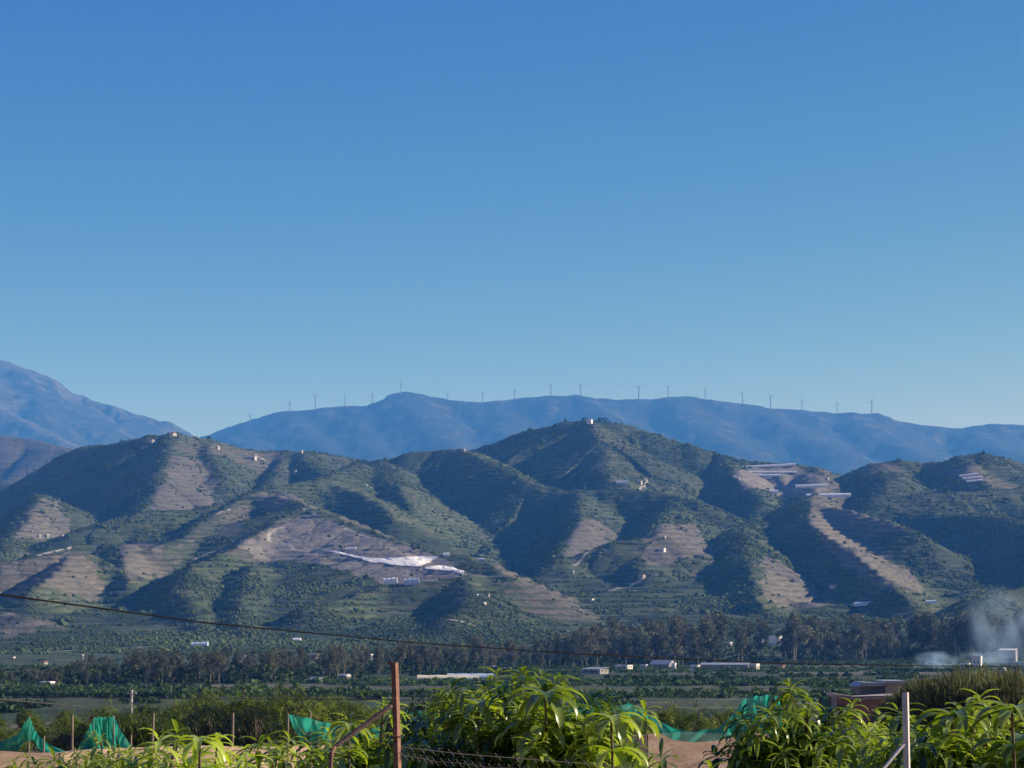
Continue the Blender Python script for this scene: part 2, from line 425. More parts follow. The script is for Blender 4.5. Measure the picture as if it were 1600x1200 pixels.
def grid_mesh(name, xs, ys, with_cover):
    U, Yg = np.meshgrid(xs, ys)
    X = U * np.maximum(Yg, 0) + (U * 60 if ys[0] < 100 else 0)
    z, b, tm = terrain_z(X.ravel(), Yg.ravel())
    x, y = X.ravel(), Yg.ravel()
    V = np.stack([x, y, z], 1)
    nx, ny = len(xs), len(ys)
    i = (np.arange(ny - 1)[:, None] * nx + np.arange(nx - 1)[None]).ravel()
    Q = np.stack([i, i + 1, i + nx + 1, i + nx], 1)
    at_ = None
    if with_cover:
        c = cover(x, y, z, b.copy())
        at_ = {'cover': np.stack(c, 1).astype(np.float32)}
    return new_mesh(name, V, Q, at_)

def land_material(name, far=False):
    m, t, N, L, p = nmat(name)
    geo = N.new('ShaderNodeNewGeometry')
    att = N.new('ShaderNodeAttribute'); att.attribute_name = 'cover'
    sep = N.new('ShaderNodeSeparateColor'); L.new(att.outputs['Color'], sep.inputs[0])
    def noise(sc, det=6, ro=.6, vec=None):
        n = N.new('ShaderNodeTexNoise'); n.inputs['Scale'].default_value = sc; n.inputs['Detail'].default_value = det; n.inputs['Roughness'].default_value = ro
        L.new(vec or geo.outputs['Position'], n.inputs['Vector']); return n.outputs[0]
    def mth(op, a, b=None, c=None, clamp=False):
        n = N.new('ShaderNodeMath'); n.operation = op; n.use_clamp = clamp
        for i, v in enumerate((a, b, c)):
            if v is None: continue
            if isinstance(v, (int, float)): n.inputs[i].default_value = v
            else: L.new(v, n.inputs[i])
        return n.outputs[0]
    def mix(f, a, b):
        n = N.new('ShaderNodeMix'); n.data_type = 'RGBA'
        if isinstance(f, (int, float)): n.inputs[0].default_value = f
        else: L.new(f, n.inputs[0])
        for i, v in ((6, a), (7, b)):
            if isinstance(v, tuple): n.inputs[i].default_value = (*v, 1)
            else: L.new(v, n.inputs[i])
        return n.outputs[2]
    k = .1 if far else 1.0
    n1 = noise(.012 * k); n2 = noise(.09 * k); n3 = noise(.35 * k, 3)
    # stretched along the contour: cultivation rows and terrace lips
    mp = N.new('ShaderNodeMapping'); mp.inputs['Scale'].default_value = (.012, .012, .42); L.new(geo.outputs['Position'], mp.inputs[0])
    rows = noise(1.0, 4, .7, mp.outputs[0])
    dk = (.030, .050, .022); lt = (.080, .104, .048); dry = (.165, .145, .095)
    if far: dk, lt, dry = (.010, .013, .010), (.018, .022, .015), (.04, .036, .028)
    
    g = mth('MULTIPLY_ADD', n1, 1.4, -.45); g = mth('ADD', g, mth('MULTIPLY', sep.outputs[1], .6)); g = mth('ADD', g, mth('MULTIPLY_ADD', n3, .9, -.45), None, True)
    green = mix(g, dk, lt)
    green = mix(mth('MULTIPLY', mth('MULTIPLY_ADD', rows, 5.0, -2.6, True), .55), green, dry)
    if far: sd, sl = (.028, .028, .022), (.052, .050, .038)
    else: sd, sl = (.080, .073, .062), (.145, .130, .108)
    soil = mix(n2, sd, sl)
    soil = mix(mth('MULTIPLY_ADD', rows, 5.0, -2.3, True), soil, (.14, .12, .085))
    scr = mth('MULTIPLY_ADD', n2, 7.0, -4.1, True)
    soil = mix(mth('MULTIPLY', scr, .7), soil, (.06, .065, .035))
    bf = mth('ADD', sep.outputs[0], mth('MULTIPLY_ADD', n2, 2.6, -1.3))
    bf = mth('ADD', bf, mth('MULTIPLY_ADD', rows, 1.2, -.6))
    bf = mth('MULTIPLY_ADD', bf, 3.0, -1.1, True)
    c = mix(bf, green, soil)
    # planted terrace lips following the contours
    sz = N.new('ShaderNodeSeparateXYZ'); L.new(geo.outputs['Position'], sz.inputs[0])
    zz_ = mth('ADD', sz.outputs[2], mth('MULTIPLY', n1, 26.0))
    sn = mth('SINE', mth('MULTIPLY', zz_, 2 * PI / (7.0 if not far else 60)))
    ln_ = mth('MULTIPLY', mth('MULTIPLY_ADD', sn, 3.0, -.6, True), mth('MULTIPLY_ADD', n2, 4.0, -1.2, True))
    if not far: c = mix(mth('MULTIPLY', mth('MULTIPLY', ln_, .75), mth('MULTIPLY_ADD', sep.outputs[2], -1.3, 1.0, True)), c, (.032, .042, .022))
    c = mix(sep.outputs[2], c, (.40, .36, .31))
    L.new(c, p.inputs['Base Color']); p.inputs['Roughness'].default_value = .95
    p.inputs['Specular IOR Level'].default_value = .15
    b = N.new('ShaderNodeBump'); b.inputs['Strength'].default_value = 1.0; b.inputs['Distance'].default_value = 1.2 if not far else 3.0
    hh = mth('ADD', n3, mth('MULTIPLY', n2, 1.5))
    L.new(hh, b.inputs['Height']); L.new(b.outputs[0], p.inputs['Normal'])
    return m
M_land = land_material('hillside'); M_far = land_material('mountain', True)

def dens(lo, hi, inner, n_in, n_out):
    return np.unique(np.concatenate([np.linspace(lo, -inner, n_out), np.linspace(-inner, inner, n_in), np.linspace(inner, hi, n_out)]))
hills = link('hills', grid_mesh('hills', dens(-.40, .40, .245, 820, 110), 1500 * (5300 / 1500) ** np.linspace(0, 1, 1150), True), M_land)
tag(hills, kind='structure')
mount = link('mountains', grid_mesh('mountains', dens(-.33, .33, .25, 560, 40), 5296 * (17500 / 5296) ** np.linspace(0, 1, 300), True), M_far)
tag(mount, kind='structure')

# ---------------------------------------------------------------- plain
def field_cover(x, y):
    wx = x + .25 * y + fbm(x / 200, y / 200, 81, 2) * 25; wy = y + .04 * x + fbm(x / 300, y / 300, 82, 2) * 30
    cw = 150; ch = 42
    i = np.floor(wy / ch).astype(int); j = np.floor(wx / cw + (i % 3) * .37).astype(int)
    hsh = ((i * 73856093) ^ (j * 19349663)) & 1023
    r = (hsh / 1023.0)
    fy = wy / ch - i
    edge = ((fy < .08) | (fy > .95))
    bare = np.where(r > .86, .62, .05); g = np.clip(r * 1.3, 0, 1); road = np.where(edge & (r > .45), .35, 0)
    near = y < 330
    bare = np.where(near, .75, bare); g = np.where(near, .6, g); road = np.where(near, 0, road)
    # sandy field strip in front of the groves on the right
    st = (y > 640) & (y < 770 + 25 * fbm(x / 80, y / 80, 83, 2)) & (x > 25)
    bare = np.where(st, .22, bare); g = np.where(st, .9, g)
    return bare, g, road, r
xs = dens(-.46, .46, .26, 300, 40)
ys = np.concatenate([np.linspace(-300, 0, 16)[:-1], np.linspace(0, 30, 30)[:-1], 30 * (1502 / 30) ** np.linspace(0, 1, 330)])
U, Yg = np.meshgrid(xs, ys)
X = U * (np.abs(Yg) + 60)
z = terrain_z(X.ravel(), Yg.ravel())[0] + np.where(Yg.ravel() < 200, fbm(X.ravel() / 3, Yg.ravel() / 3, 91, 3) * .12, 0)
bb, gg, rr, _ = field_cover(X.ravel(), Yg.ravel())
nx, ny = len(xs), len(ys)
i = (np.arange(ny - 1)[:, None] * nx + np.arange(nx - 1)[None]).ravel()
Q = np.stack([i, i + 1, i + nx + 1, i + nx], 1)
ground_o = link('ground', new_mesh('ground', np.stack([X.ravel(), Yg.ravel(), z], 1), Q, {'cover': np.stack([bb, gg, rr], 1)}), M_land)
tag(ground_o, kind='structure')

# ---------------------------------------------------------------- foliage material
def leaf_mat(name, dark, light, trans, spec=.4, rough=.45, tmix=.35):
    m, t, N, L, p = nmat(name)
    a = N.new('ShaderNodeAttribute'); a.attribute_name = 'tint'
    sp_ = N.new('ShaderNodeSeparateColor'); L.new(a.outputs['Color'], sp_.inputs[0])
    mx = N.new('ShaderNodeMix'); mx.data_type = 'RGBA'; 
    oi = N.new('ShaderNodeObjectInfo'); am = N.new('ShaderNodeMath'); am.operation = 'MULTIPLY_ADD'; am.inputs[1].default_value = .36; am.inputs[2].default_value = -.18
    L.new(oi.outputs['Random'], am.inputs[0]); ad = N.new('ShaderNodeMath'); ad.operation = 'ADD'; ad.use_clamp = True
    L.new(am.outputs[0], ad.inputs[0]); L.new(sp_.outputs[0], ad.inputs[1]); L.new(ad.outputs[0], mx.inputs[0])
    mx.inputs[6].default_value = (*dark, 1); mx.inputs[7].default_value = (*light, 1)
    L.new(mx.outputs[2], p.inputs['Base Color']); p.inputs['Roughness'].default_value = rough
    p.inputs['Specular IOR Level'].default_value = spec
    tr = N.new('ShaderNodeBsdfTranslucent')
    m2 = N.new('ShaderNodeMix'); m2.data_type = 'RGBA'; m2.blend_type = 'MULTIPLY'; m2.inputs[0].default_value = 1
    L.new(mx.outputs[2], m2.inputs[6]); m2.inputs[7].default_value = (*trans, 1); L.new(m2.outputs[2], tr.inputs[0])
    ms = N.new('ShaderNodeMixShader'); ms.inputs[0].default_value = tmix
    L.new(p.outputs[0], ms.inputs[1]); L.new(tr.outputs[0], ms.inputs[2]); L.new(ms.outputs[0], N['Material Output'].inputs[0])
    return m
M_scrub = leaf_mat('scrub_leaves', (.028, .048, .020), (.125, .16, .06), (1.2, 1.3, .6), .1, .9, .15)
M_euc = leaf_mat('eucalyptus_leaves', (.045, .056, .038), (.25, .26, .18), (1.2, 1.2, .7), .2, .6, .2)
M_grove = leaf_mat('grove_leaves', (.035, .070, .025), (.15, .22, .075), (1.2, 1.3, .6), .15, .8, .2)
M_bark = simple('pale_bark', (.30, .25, .19), .9, .5, 2)

_ph = (1 + 5 ** .5) / 2
ICO_V = np.array([(-1, _ph, 0), (1, _ph, 0), (-1, -_ph, 0), (1, -_ph, 0), (0, -1, _ph), (0, 1, _ph), (0, -1, -_ph), (0, 1, -_ph), (_ph, 0, -1), (_ph, 0, 1), (-_ph, 0, -1), (-_ph, 0, 1)]) / math.sqrt(1 + _ph ** 2)
ICO_F = np.array([(0, 11, 5), (0, 5, 1), (0, 1, 7), (0, 7, 10), (0, 10, 11), (1, 5, 9), (5, 11, 4), (11, 10, 2), (10, 7, 6), (7, 1, 8), (3, 9, 4), (3, 4, 2), (3, 2, 6), (3, 6, 8), (3, 8, 9), (4, 9, 5), (2, 4, 11), (6, 2, 10), (8, 6, 7), (9, 8, 1)])
def blobs(name, x, y, z, r, tint, mat, hf=1.0):
    n = len(x)
    d = 1 + rng.uniform(-.38, .38, (n, 12, 1))
    V = ICO_V[None] * d * r[:, None, None]
    V[:, :, 2] *= hf
    V += np.stack([x, y, z + r * .45 * hf], 1)[:, None, :]
    Fc = (ICO_F[None] + (np.arange(n) * 12)[:, None, None]).reshape(-1, 3)
    tt = np.clip(np.repeat(tint, 12) + rng.uniform(-.2, .2, n * 12), 0, 1)
    me = new_mesh(name, V.reshape(-1, 3), Fc, {'tint': np.stack([tt] * 3, 1)}, smooth=False)
    return link(name, me, mat)
def bushes(name, x, y, z, r, tint, mat, nc=26):
    n = len(x)
    d = rng.normal(size=(n, nc, 3)); d /= np.linalg.norm(d, axis=2)[..., None]; d[..., 2] = np.abs(d[..., 2])
    P = d * (r[:, None] * rng.uniform(.45, 1.05, (n, nc)))[..., None] + np.stack([x, y, z + r * .25], 1)[:, None]
    a = rng.normal(size=(n, nc, 3)); a /= np.linalg.norm(a, axis=2)[..., None]
    b = np.cross(a, rng.normal(size=(n, nc, 3))); b /= np.linalg.norm(b, axis=2)[..., None]
    s = (r[:, None] * rng.uniform(.25, .5, (n, nc)))[..., None]
    V = np.stack([P - a * s, P + b * s * .7, P + a * s, P - b * s * .7], 2).reshape(-1, 3)
    tt = np.clip(np.repeat(tint, nc * 4) + np.repeat(rng.uniform(-.25, .25, n * nc), 4), 0, 1)
    me = new_mesh(name, V, np.arange(n * nc * 4).reshape(-1, 4), {'tint': np.stack([tt] * 3, 1)}, smooth=False)
    return link(name, me, mat)
# scrub, groves and single trees over the slopes
n = 300000
yy = 1650 * (4300 / 1650) ** rng.uniform(0, 1, n) ; xx = rng.uniform(-.27, .27, n) * yy
hh, bb, tm = terrain_z(xx, yy)
bb, gg, rr = cover(xx, yy, hh, bb.copy())
dn = 1.25 * fbm(xx / 38, yy / 38, 101, 4) + .5 * fbm(xx / 300, yy / 300, 102, 2)
row_ = (hh / 6.5 + fbm(xx / 90, yy / 90, 41, 2) * .5) % 1.0
keep = (rr < .42) & ~((bb > .9) & (rng.uniform(0, 1, n) < .75)) & ((tm < .45) | (row_ < .42)) & (((bb < .42) & (dn > -.22 + .5 * bb)) | ((bb >= .42) & (dn > .26) & (rng.uniform(0, 1, n) < .35)))
xx, yy, hh, gg, bb = xx[keep], yy[keep], hh[keep], gg[keep], bb[keep]
r = rng.lognormal(0, .38, len(xx)) * 1.7 * (.75 + .35 * gg) * np.clip(yy / 2900, .55, 1) * .80
print('scrub', len(xx))
# terraced groves: crowns stand in rows along the contours
sc = blobs('scrub', xx, yy, hh, r, np.clip(.12 + gg * .6 + rng.normal(0, .12, len(xx)), 0, 1), M_scrub, .8)
tag(sc, kind='stuff')
# avocado groves on the plain
n = 42000
yy = 520 * (1750 / 520) ** rng.uniform(0, 1, n); xx = rng.uniform(-.27, .27, n) * yy
bf, gf, rf, rc = field_cover(xx, yy)
hh = terrain_z(xx, yy)[0]
keep = (bf < .3) & (rf < .1) & ((rc > .62) | (fbm(xx / 40, yy / 40, 111, 2) > .32)) & (yy > 560)
xx, yy, hh, rc = xx[keep], yy[keep], hh[keep], rc[keep]
r = rng.lognormal(0, .3, len(xx)) * 1.15
gv = bushes('orchard', xx, yy, hh, r, np.clip(rc * .8 + rng.normal(-.15, .2, len(xx)), 0, 1), M_grove)
tag(gv, kind='stuff')
# dark hedges in lines
HX = []
for (pa, pb, row0, row1, dns) in [(-40, 330, 1089, 1090, 90), (1020, 1100, 1068, 1070, 30), (1060, 1180, 1060, 1062, 40), (1240, 1330, 1057, 1056, 26), (430, 500, 1094, 1094, 16), (560, 600, 1092, 1092, 10), (950, 1010, 1060, 1062, 22), (1120, 1180, 1074, 1070, 14), (0, 60, 1106, 1105, 14), (640, 900, 1056, 1052, 60), (1400, 1500, 1050, 1047, 30), (1240, 1500, 1040, 1036, 60)]:
    for k in range(dns):
        f = random.random(); px = pa + (pb - pa) * f; row = row0 + (row1 - row0) * f
        Y = 20 * 3600 / (row - 990) + random.uniform(-3, 3)
        HX.append((at(px, row, Y)[0], Y, random.uniform(.9, 1.7)))
HX = np.array(HX)
hd = bushes('hedge', HX[:, 0], HX[:, 1], terrain_z(HX[:, 0], HX[:, 1])[0], HX[:, 2], np.full(len(HX), .05), M_scrub, 60)
tag(hd, kind='stuff')

# ---------------------------------------------------------------- leaf-card trees (eucalyptus belt, lone trees)
def cards(C, R, n, size, seed, squash=.8, droop=0.0, asp=.45):
    """n leaf sprays scattered in a lobe at C radius R -> verts, quads, tint"""
    g = np.random.default_rng(seed)
    d = g.normal(size=(n, 3)); d /= np.linalg.norm(d, axis=1)[:, None]
    rad = R * g.uniform(.35, 1.0, n) ** .6
    P = C + d * rad[:, None] * np.array([1, 1, squash])
    a = g.normal(size=(n, 3)); a[:, 2] -= droop; a /= np.linalg.norm(a, axis=1)[:, None]
    b = np.cross(a, g.normal(size=(n, 3))); b /= np.linalg.norm(b, axis=1)[:, None]
    s = size * g.uniform(.6, 1.4, n)[:, None]
    V = np.stack([P - a * s, P + b * s * asp, P + a * s, P - b * s * asp], 1).reshape(-1, 3)
    Qd = np.arange(n * 4).reshape(n, 4)
    return V, Qd, np.repeat(g.uniform(0, 1, n) ** 1.6, 4)
def tall_tree_meshes(seed, H=20.0, wide=.24, nlobe=9, ncard=150, size=.5):
    g = np.random.default_rng(seed)
    tb = MB(); lean = g.normal(0, .03, 2) * H
    pts = [(lean[0] * t ** 2 + g.normal(0, .1), lean[1] * t ** 2, H * .93 * t - .4) for t in np.linspace(0, 1, 7)]
    tb.tube(pts, np.linspace(.032, .006, 7) * H * .5, 7)
    Vs, Qs, Ts, n0 = [], [], [], 0
    for k in range(nlobe):
        f = .30 + .66 * (k + g.uniform(0, .6)) / nlobe
        an = g.uniform(0, 2 * PI); rr_ = H * wide * g.uniform(.25, .8) * (1.15 - .6 * abs(f - .62) * 2)
        c = np.array([lean[0] * f * f + math.cos(an) * rr_, lean[1] * f * f + math.sin(an) * rr_, H * f])
        if f > .9: c[:2] *= .35
        st = np.array([lean[0] * (f * .7) ** 2, lean[1] * (f * .7) ** 2, H * f * .72])
        tb.tube([st, st * .5 + c * .5 + (0, 0, .3), c], [.011 * H * .5, .008 * H * .5, .003 * H * .5], 5)
        V, Qd, T = cards(c, H * g.uniform(.085, .15), ncard, size, seed * 100 + k, .95, .5)
        Vs.append(V); Qs.append(Qd + n0); Ts.append(T * g.uniform(.5, 1.0)); n0 += len(V)
    cm = new_mesh('crown', np.concatenate(Vs), np.concatenate(Qs), {'tint': np.stack([np.concatenate(Ts)] * 3, 1)}, smooth=False)
    f_ = [np.concatenate(tb.q), np.concatenate(tb.t)]
    return new_mesh('trunk', np.concatenate(tb.v), f_), cm
protos = []
for s in range(6):
    tmesh, cmesh = tall_tree_meshes(20 + s, 20, [.2, .26, .17, .3, .22, .14][s], 8 + s % 3)
    tmesh.materials.append(M_bark); cmesh.materials.append(M_euc)
    protos.append((tmesh, cmesh))
BX = [-60, 60, 90, 250, 420, 520, 640, 760, 850, 950, 1100, 1300, 1450, 1680]
BTOP = [1050, 1050, 1038, 1018, 1014, 1012, 1003, 1001, 996, 974, 968, 963, 962, 956]
BBASE = [1072, 1072, 1071, 1069, 1067, 1062, 1052, 1049, 1044, 1042, 1040, 1037, 1036, 1034]
n_euc = 335
GAPS = [(1172, 1226), (1244, 1270), (1308, 1336), (1124, 1150), (480, 503), (541, 556), (566, 588)]
first = None
for k in range(n_euc):
    px = -50 + (1700 * (k + random.uniform(-.5, .5)) / n_euc)
    row_b = np.interp(px, BX, BBASE); row_t = np.interp(px, BX, BTOP)
    Y = 20 * 3600 / (row_b - 990) + random.choice([0, 15, 30, 60, 100]) + random.uniform(-12, 18)
    if any(a < px < b for a, b in GAPS) and random.random() < .8: continue
    if px < 60 and random.random() < .45: continue
    if 1400 < px < 1425 and random.random() < .5: continue
    x = at(px, 1000, Y)[0]; zg = ground(x, Y)
    topz = at(px, row_t + random.choice([random.uniform(-7, 6), random.uniform(-2, 14), random.uniform(0, 30)]) + 7 * math.sin(px / 37.0) * math.sin(px / 11.0), Y)[2]
    H = max(topz - zg, 6)
    s = random.randrange(6)
    o = empty('eucalyptus_tree', (x, Y, zg), random.uniform(0, 6.28), (H / 20 * random.uniform(.95, 1.25),) * 2 + (H / 20,))
    if px < 420: lab, g_ = 'dark tree in the lower, left part of the tree belt across the plain', 'trees of the left part of the belt'
    elif px < 900: lab, g_ = 'grey green eucalyptus in the middle part of the belt across the plain', 'eucalyptus trees of the middle of the belt'
    else: lab, g_ = 'tall dark eucalyptus in the high right part of the belt across the plain', 'eucalyptus trees of the right part of the belt'
    tag(o, lab, 'tree', g_)
    link('trunk', protos[s][0], None, o); link('crown', protos[s][1], None, o)
# thicket filling the foot of the belt
n = 5200
pxs = rng.uniform(-60, 1700, n); rb = np.interp(pxs, BX, BBASE)
yy = 72000 / (rb - 990) + rng.uniform(0, 130, n); xx = np.array([at(a, 1000, b)[0] for a, b in zip(pxs, yy)])
keep = (pxs > 80) | (rng.uniform(0, 1, n) < .3)
for a, b in GAPS: keep &= ~((pxs > a) & (pxs < b) & (rng.uniform(0, 1, n) < .8))
xx, yy = xx[keep], yy[keep]
zz = terrain_z(xx, yy)[0]
ub = bushes('undergrowth', xx, yy, zz + rng.uniform(0, 1, len(xx)) ** 2 * 5.0, rng.uniform(.8, 2.4, len(xx)), rng.uniform(0, .4, len(xx)), M_scrub, 24)
tag(ub, kind='stuff')

# ---------------------------------------------------------------- buildings
M_white = simple('white_plaster', (.78, .76, .72), .8, .12, 1.5)
M_cream = simple('cream_plaster', (.60, .54, .44), .85, .2, 1.2)
M_greyw = simple('grey_render', (.34, .33, .31), .9, .25, 1.0)
M_tile = simple('clay_tiles', (.36, .17, .10), .85, .35, 2.0)
M_metal = simple('grey_sheet_roof', (.38, .39, .40), .5, .2, .5, metal=.2)
M_dark = simple('dark_opening', (.03, .035, .04), .4, .3)
M_glass = simple('window_glass', (.05, .07, .09), .15, .2)
M_plas = simple('white_plastic_film', (.82, .82, .80), .45, .12, .3)
M_plasb = simple('bluish_plastic_film', (.50, .60, .68), .45, .15, .3)
M_yel = simple('yellowed_plastic_film', (.85, .78, .50), .5, .12, .3)
M_wood = simple('brown_door', (.16, .09, .05), .7, .3)
M_green = simple('green_paint', (.05, .22, .14), .6, .3)

def on_plain(px, row):
    Y = 72000.0 / (row - 990.0); x = at(px, row, Y)[0]; return (x, Y, ground(x, Y))
def house(pos, w_, d_, h_, label, cat='house', wall=None, roof='flat', roofm=None, group=None, nwin=3, rz=0.0, name='house', storeys=1):
    wall = wall or M_white; rz = rz or (random.uniform(-.7, -.35) if w_ < 12 else random.uniform(-.3, -.15)); o = empty(name, pos, rz); tag(o, label, cat, group)
    b = MB(); b.box((0, 0, h_ / 2 - .75), (w_, d_, h_ + 1.5)); b.build('wall', wall, o)
    r = MB()
    if roof == 'flat':
        r.box((0, 0, h_ + .12), (w_ + .3, d_ + .3, .24))
        for sx in (-1, 1): r.box((sx * w_ / 2, 0, h_ + .42), (.25, d_ + .3, .36))
        for sy in (-1, 1): r.box((0, sy * d_ / 2, h_ + .42), (w_ - .26, .25, .36))
    elif roof == 'gable':
        rh = d_ * .28; e = .35
        V = [(-w_ / 2 - e, -d_ / 2 - e, h_ - .05), (w_ / 2 + e, -d_ / 2 - e, h_ - .05), (w_ / 2 + e, d_ / 2 + e, h_ - .05), (-w_ / 2 - e, d_ / 2 + e, h_ - .05), (-w_ / 2 - e, 0, h_ + rh), (w_ / 2 + e, 0, h_ + rh)]
        r.add(V, [(0, 1, 5, 4), (2, 3, 4, 5), (0, 3, 2, 1)], [(0, 4, 3), (1, 2, 5)])
    else:   # shed: rises to the back
        V = [(-w_ / 2 - .3, -d_ / 2 - .3, h_), (w_ / 2 + .3, -d_ / 2 - .3, h_), (w_ / 2 + .3, d_ / 2 + .3, h_ + .9), (-w_ / 2 - .3, d_ / 2 + .3, h_ + .9)]
        V += [(a, b_, c + .15) for a, b_, c in V]
        r.add(V, [(0, 3, 2, 1), (4, 5, 6, 7), (0, 1, 5, 4), (1, 2, 6, 5), (2, 3, 7, 6), (3, 0, 4, 7)])
    r.build('roof', roofm or (M_white if roof == 'flat' else M_tile), o)
    dr = MB(); dr.box((w_ * .1, -d_ / 2 - .04, 1.0), (min(1.1, w_ * .2), .1, 2.0)); dr.build('door', M_wood, o)
    for st in range(storeys):
        for k in range(nwin):
            fx = -w_ * .42 + w_ * .84 * (k + .5) / nwin
            if st == 0 and abs(fx - w_ * .1) < .9: continue
            q = MB(); q.box((fx, -d_ / 2 - .03, 1.5 + st * 2.8), (min(1.0, w_ * .15), .08, 1.0)); q.build('window', M_glass, o)
    for sy in (-1, 1):
        q = MB(); q.box((w_ / 2 + .03, sy * d_ * .22, 1.6), (.08, min(1.0, d_ * .2), 1.0)); q.build('window', M_glass, o)
    return o
def tunnel(pos, L_, W_, H_, label, mat=None, rz=0.0, tilt=0.0, group=None, name='greenhouse', cat='greenhouse'):
    """long low plastic greenhouse, length along x"""
    mat = mat or M_plas; o = empty(name, pos, rz); o.rotation_euler = (0, tilt, rz); tag(o, label, cat, group)
    n = 10; m = max(6, int(L_ / 6)); V = []
    for i in range(m + 1):
        x = -L_ / 2 + L_ * i / m
        sag = .06 * H_ * (i % 2)
        for j in range(n + 1):
            a = PI * j / n
            V.append((x, -W_ / 2 * math.cos(a), (H_ - sag) * (math.sin(a) ** .6 if 0 < j < n else 0) - (1.2 if j in (0, n) else 0)))
    Q = [(i * (n + 1) + j, (i + 1) * (n + 1) + j, (i + 1) * (n + 1) + j + 1, i * (n + 1) + j + 1) for i in range(m) for j in range(n)]
    b = MB(); b.add(V, Q); b.build('plastic_cover', mat, o)
    for e, sx in ((0, -1), (m, 1)):
        q = MB(); base = [V[e * (n + 1) + j] for j in range(n + 1)]
        base = [(x + sx * .02, y, z) for x, y, z in base]
        q.add(base + [(base[0][0], 0, 0)], [], [(n + 1, j, j + 1) if sx < 0 else (n + 1, j + 1, j) for j in range(n)]); q.build('end_wall', mat, o)
    return o
def hitw(px, row, y0=1500): return tuple(float(v) for v in hit(px, row, y0))
def strip(xa, ra, xb, rb, label, H_=3.2, mat=None, name='greenhouse', W_=9, y0=1500):
    A = hitw(xa, ra, y0); B = hitw(xb, rb, y0); C = hitw((xa + xb) / 2, (ra + rb) / 2, y0)
    L_ = (xb - xa) * C[1] / F
    zc = C[2]; dz = at(xb, rb, C[1])[2] - at(xa, ra, C[1])[2]
    return tunnel((C[0], C[1], zc + .2), L_, W_, H_, label, mat, 0.0, -math.atan2(dz, L_), 'white greenhouses on the far hills', name)
strip(1150, 732, 1243, 727, 'topmost long white greenhouse on the bare terraces under the right skyline')
strip(1208, 730, 1226, 729.5, 'short white greenhouse tucked just under the topmost long one', 2.6)
strip(1150, 739.5, 1245, 739.5, 'second long thin white greenhouse on the bare terraces', 2.6)
strip(1162, 744.5, 1220, 744.5, 'third white greenhouse down with thick bright right end', 2.8)
strip(1188, 747.5, 1206, 747.5, 'small faint greenhouse just below the third long one', 2.2)
strip(1243, 762, 1294, 760.5, 'white greenhouse by itself right of the bare track', 4.0)
strip(1260, 777, 1329, 775.5, 'lowest and widest white greenhouse at the head of the terraced spur', 5.0, W_=14)
strip(1202, 770.5, 1216, 770.5, 'small pale greenhouse left of the bare track, below the terraces', 4.0)
strip(1499, 745, 1528, 741.5, 'upper of three white strips on the bare patch at far right hill', 2.2)
strip(1504, 749, 1535, 747, 'middle of three white strips on the bare patch at far right hill', 2.2)
strip(1510, 753.5, 1536, 752, 'lowest of three white strips on the bare patch at far right hill', 2.2)
strip(600, 915, 621, 913, 'white shed with bright front below the tan hill, left of a pair', 5.5, name='warehouse')
strip(632, 914, 655, 912, 'bluish shed with white right end below the tan hill, right of a pair', 5.5, M_plasb, name='warehouse')
strip(693, 870, 703, 869, 'white water tank shed near the end of the tan spur', 4.0, name='shed')
strip(745, 876.5, 757, 876, 'thin white roof past the tip of the tan spur', 2.0, name='shed')
strip(540, 860, 556, 858.5, 'thin white roof lying in the middle of the tan hill', 2.0, name='shed')
strip(1335, 947, 1372, 945, 'pale greenhouse at the foot of the terraced spur, above the tree belt', 3.0)
strip(1440, 943, 1462, 941, 'faint pale greenhouse right of the terraced spur foot', 2.0)
strip(963, 757, 981, 756, 'grey white long building on the dark saddle below the central peak', 4.2, M_plasb, name='warehouse')
strip(300, 1012, 325, 1011, 'pale blue roofed shed among trees at lower left', 4.0, M_plasb, name='shed')
strip(458, 1003, 470, 1003, 'small white roof lying in the green field left of centre', 3.0, name='shed')

M_dull = simple('dull_plaster', (.40, .37, .33), .9, .25, 1.0)
def hh_(px, row, wpx, hpx, label, y0=1500, **k):
    P = hitw(px, row, y0); s = P[1] / F
    k.setdefault('wall', M_dull if wpx < 10 else M_white)
    house((P[0], P[1], P[2] - .3), wpx * s * .85, wpx * s * .7, hpx * s * .8, label, group=k.pop('group', 'small houses on the far hills'), **k)
hh_(73, 840, 7, 5, 'bright white house low on the dark left hill'); hh_(61, 840, 6, 3.5, 'dim white hut just left of the bright white house'); hh_(97, 840, 5, 3.5, 'little grey house right of the bright white house', wall=M_greyw)
hh_(237, 692, 9, 5, 'pale house below the crest of the left hill', roof='gable'); hh_(270, 681, 11, 4.5, 'reddish white house on top of the left hill', roof='gable', wall=M_cream)
hh_(340, 702, 6, 4, 'small cream house on the right shoulder of the left hill', wall=M_cream); hh_(394, 718, 14, 5, 'pale row building beside the crest track', wall=M_cream)
hh_(471, 709, 4, 6, 'narrow white tower house on the skyline beside a track', wall=M_cream); hh_(461, 741, 5, 6, 'white hut at the lower end of the crest track')
hh_(725, 705, 6, 2.5, 'flat white house on the skyline left of the central peak')
hh_(915, 764, 5, 5, 'small white house on the saddle below the central peak', roof='gable'); hh_(1000, 757, 7, 6, 'cream ruin right of the long building on the saddle', wall=M_cream, roof='gable')
hh_(1460, 768, 7, 4, 'single white house on the dark slope at right'); hh_(1292, 750, 6, 4, 'pale hut at the right edge of the greenhouse terraces', wall=M_cream)
hh_(1302, 918, 12, 4.5, 'white house with red roof on the foot of the right terraces', roof='gable'); hh_(922, 940, 12, 4.5, 'bright white farmhouse in the valley below the tan mounds'); hh_(1003, 903, 10, 5, 'cream farmhouse under the tan mound', wall=M_cream, roof='gable')
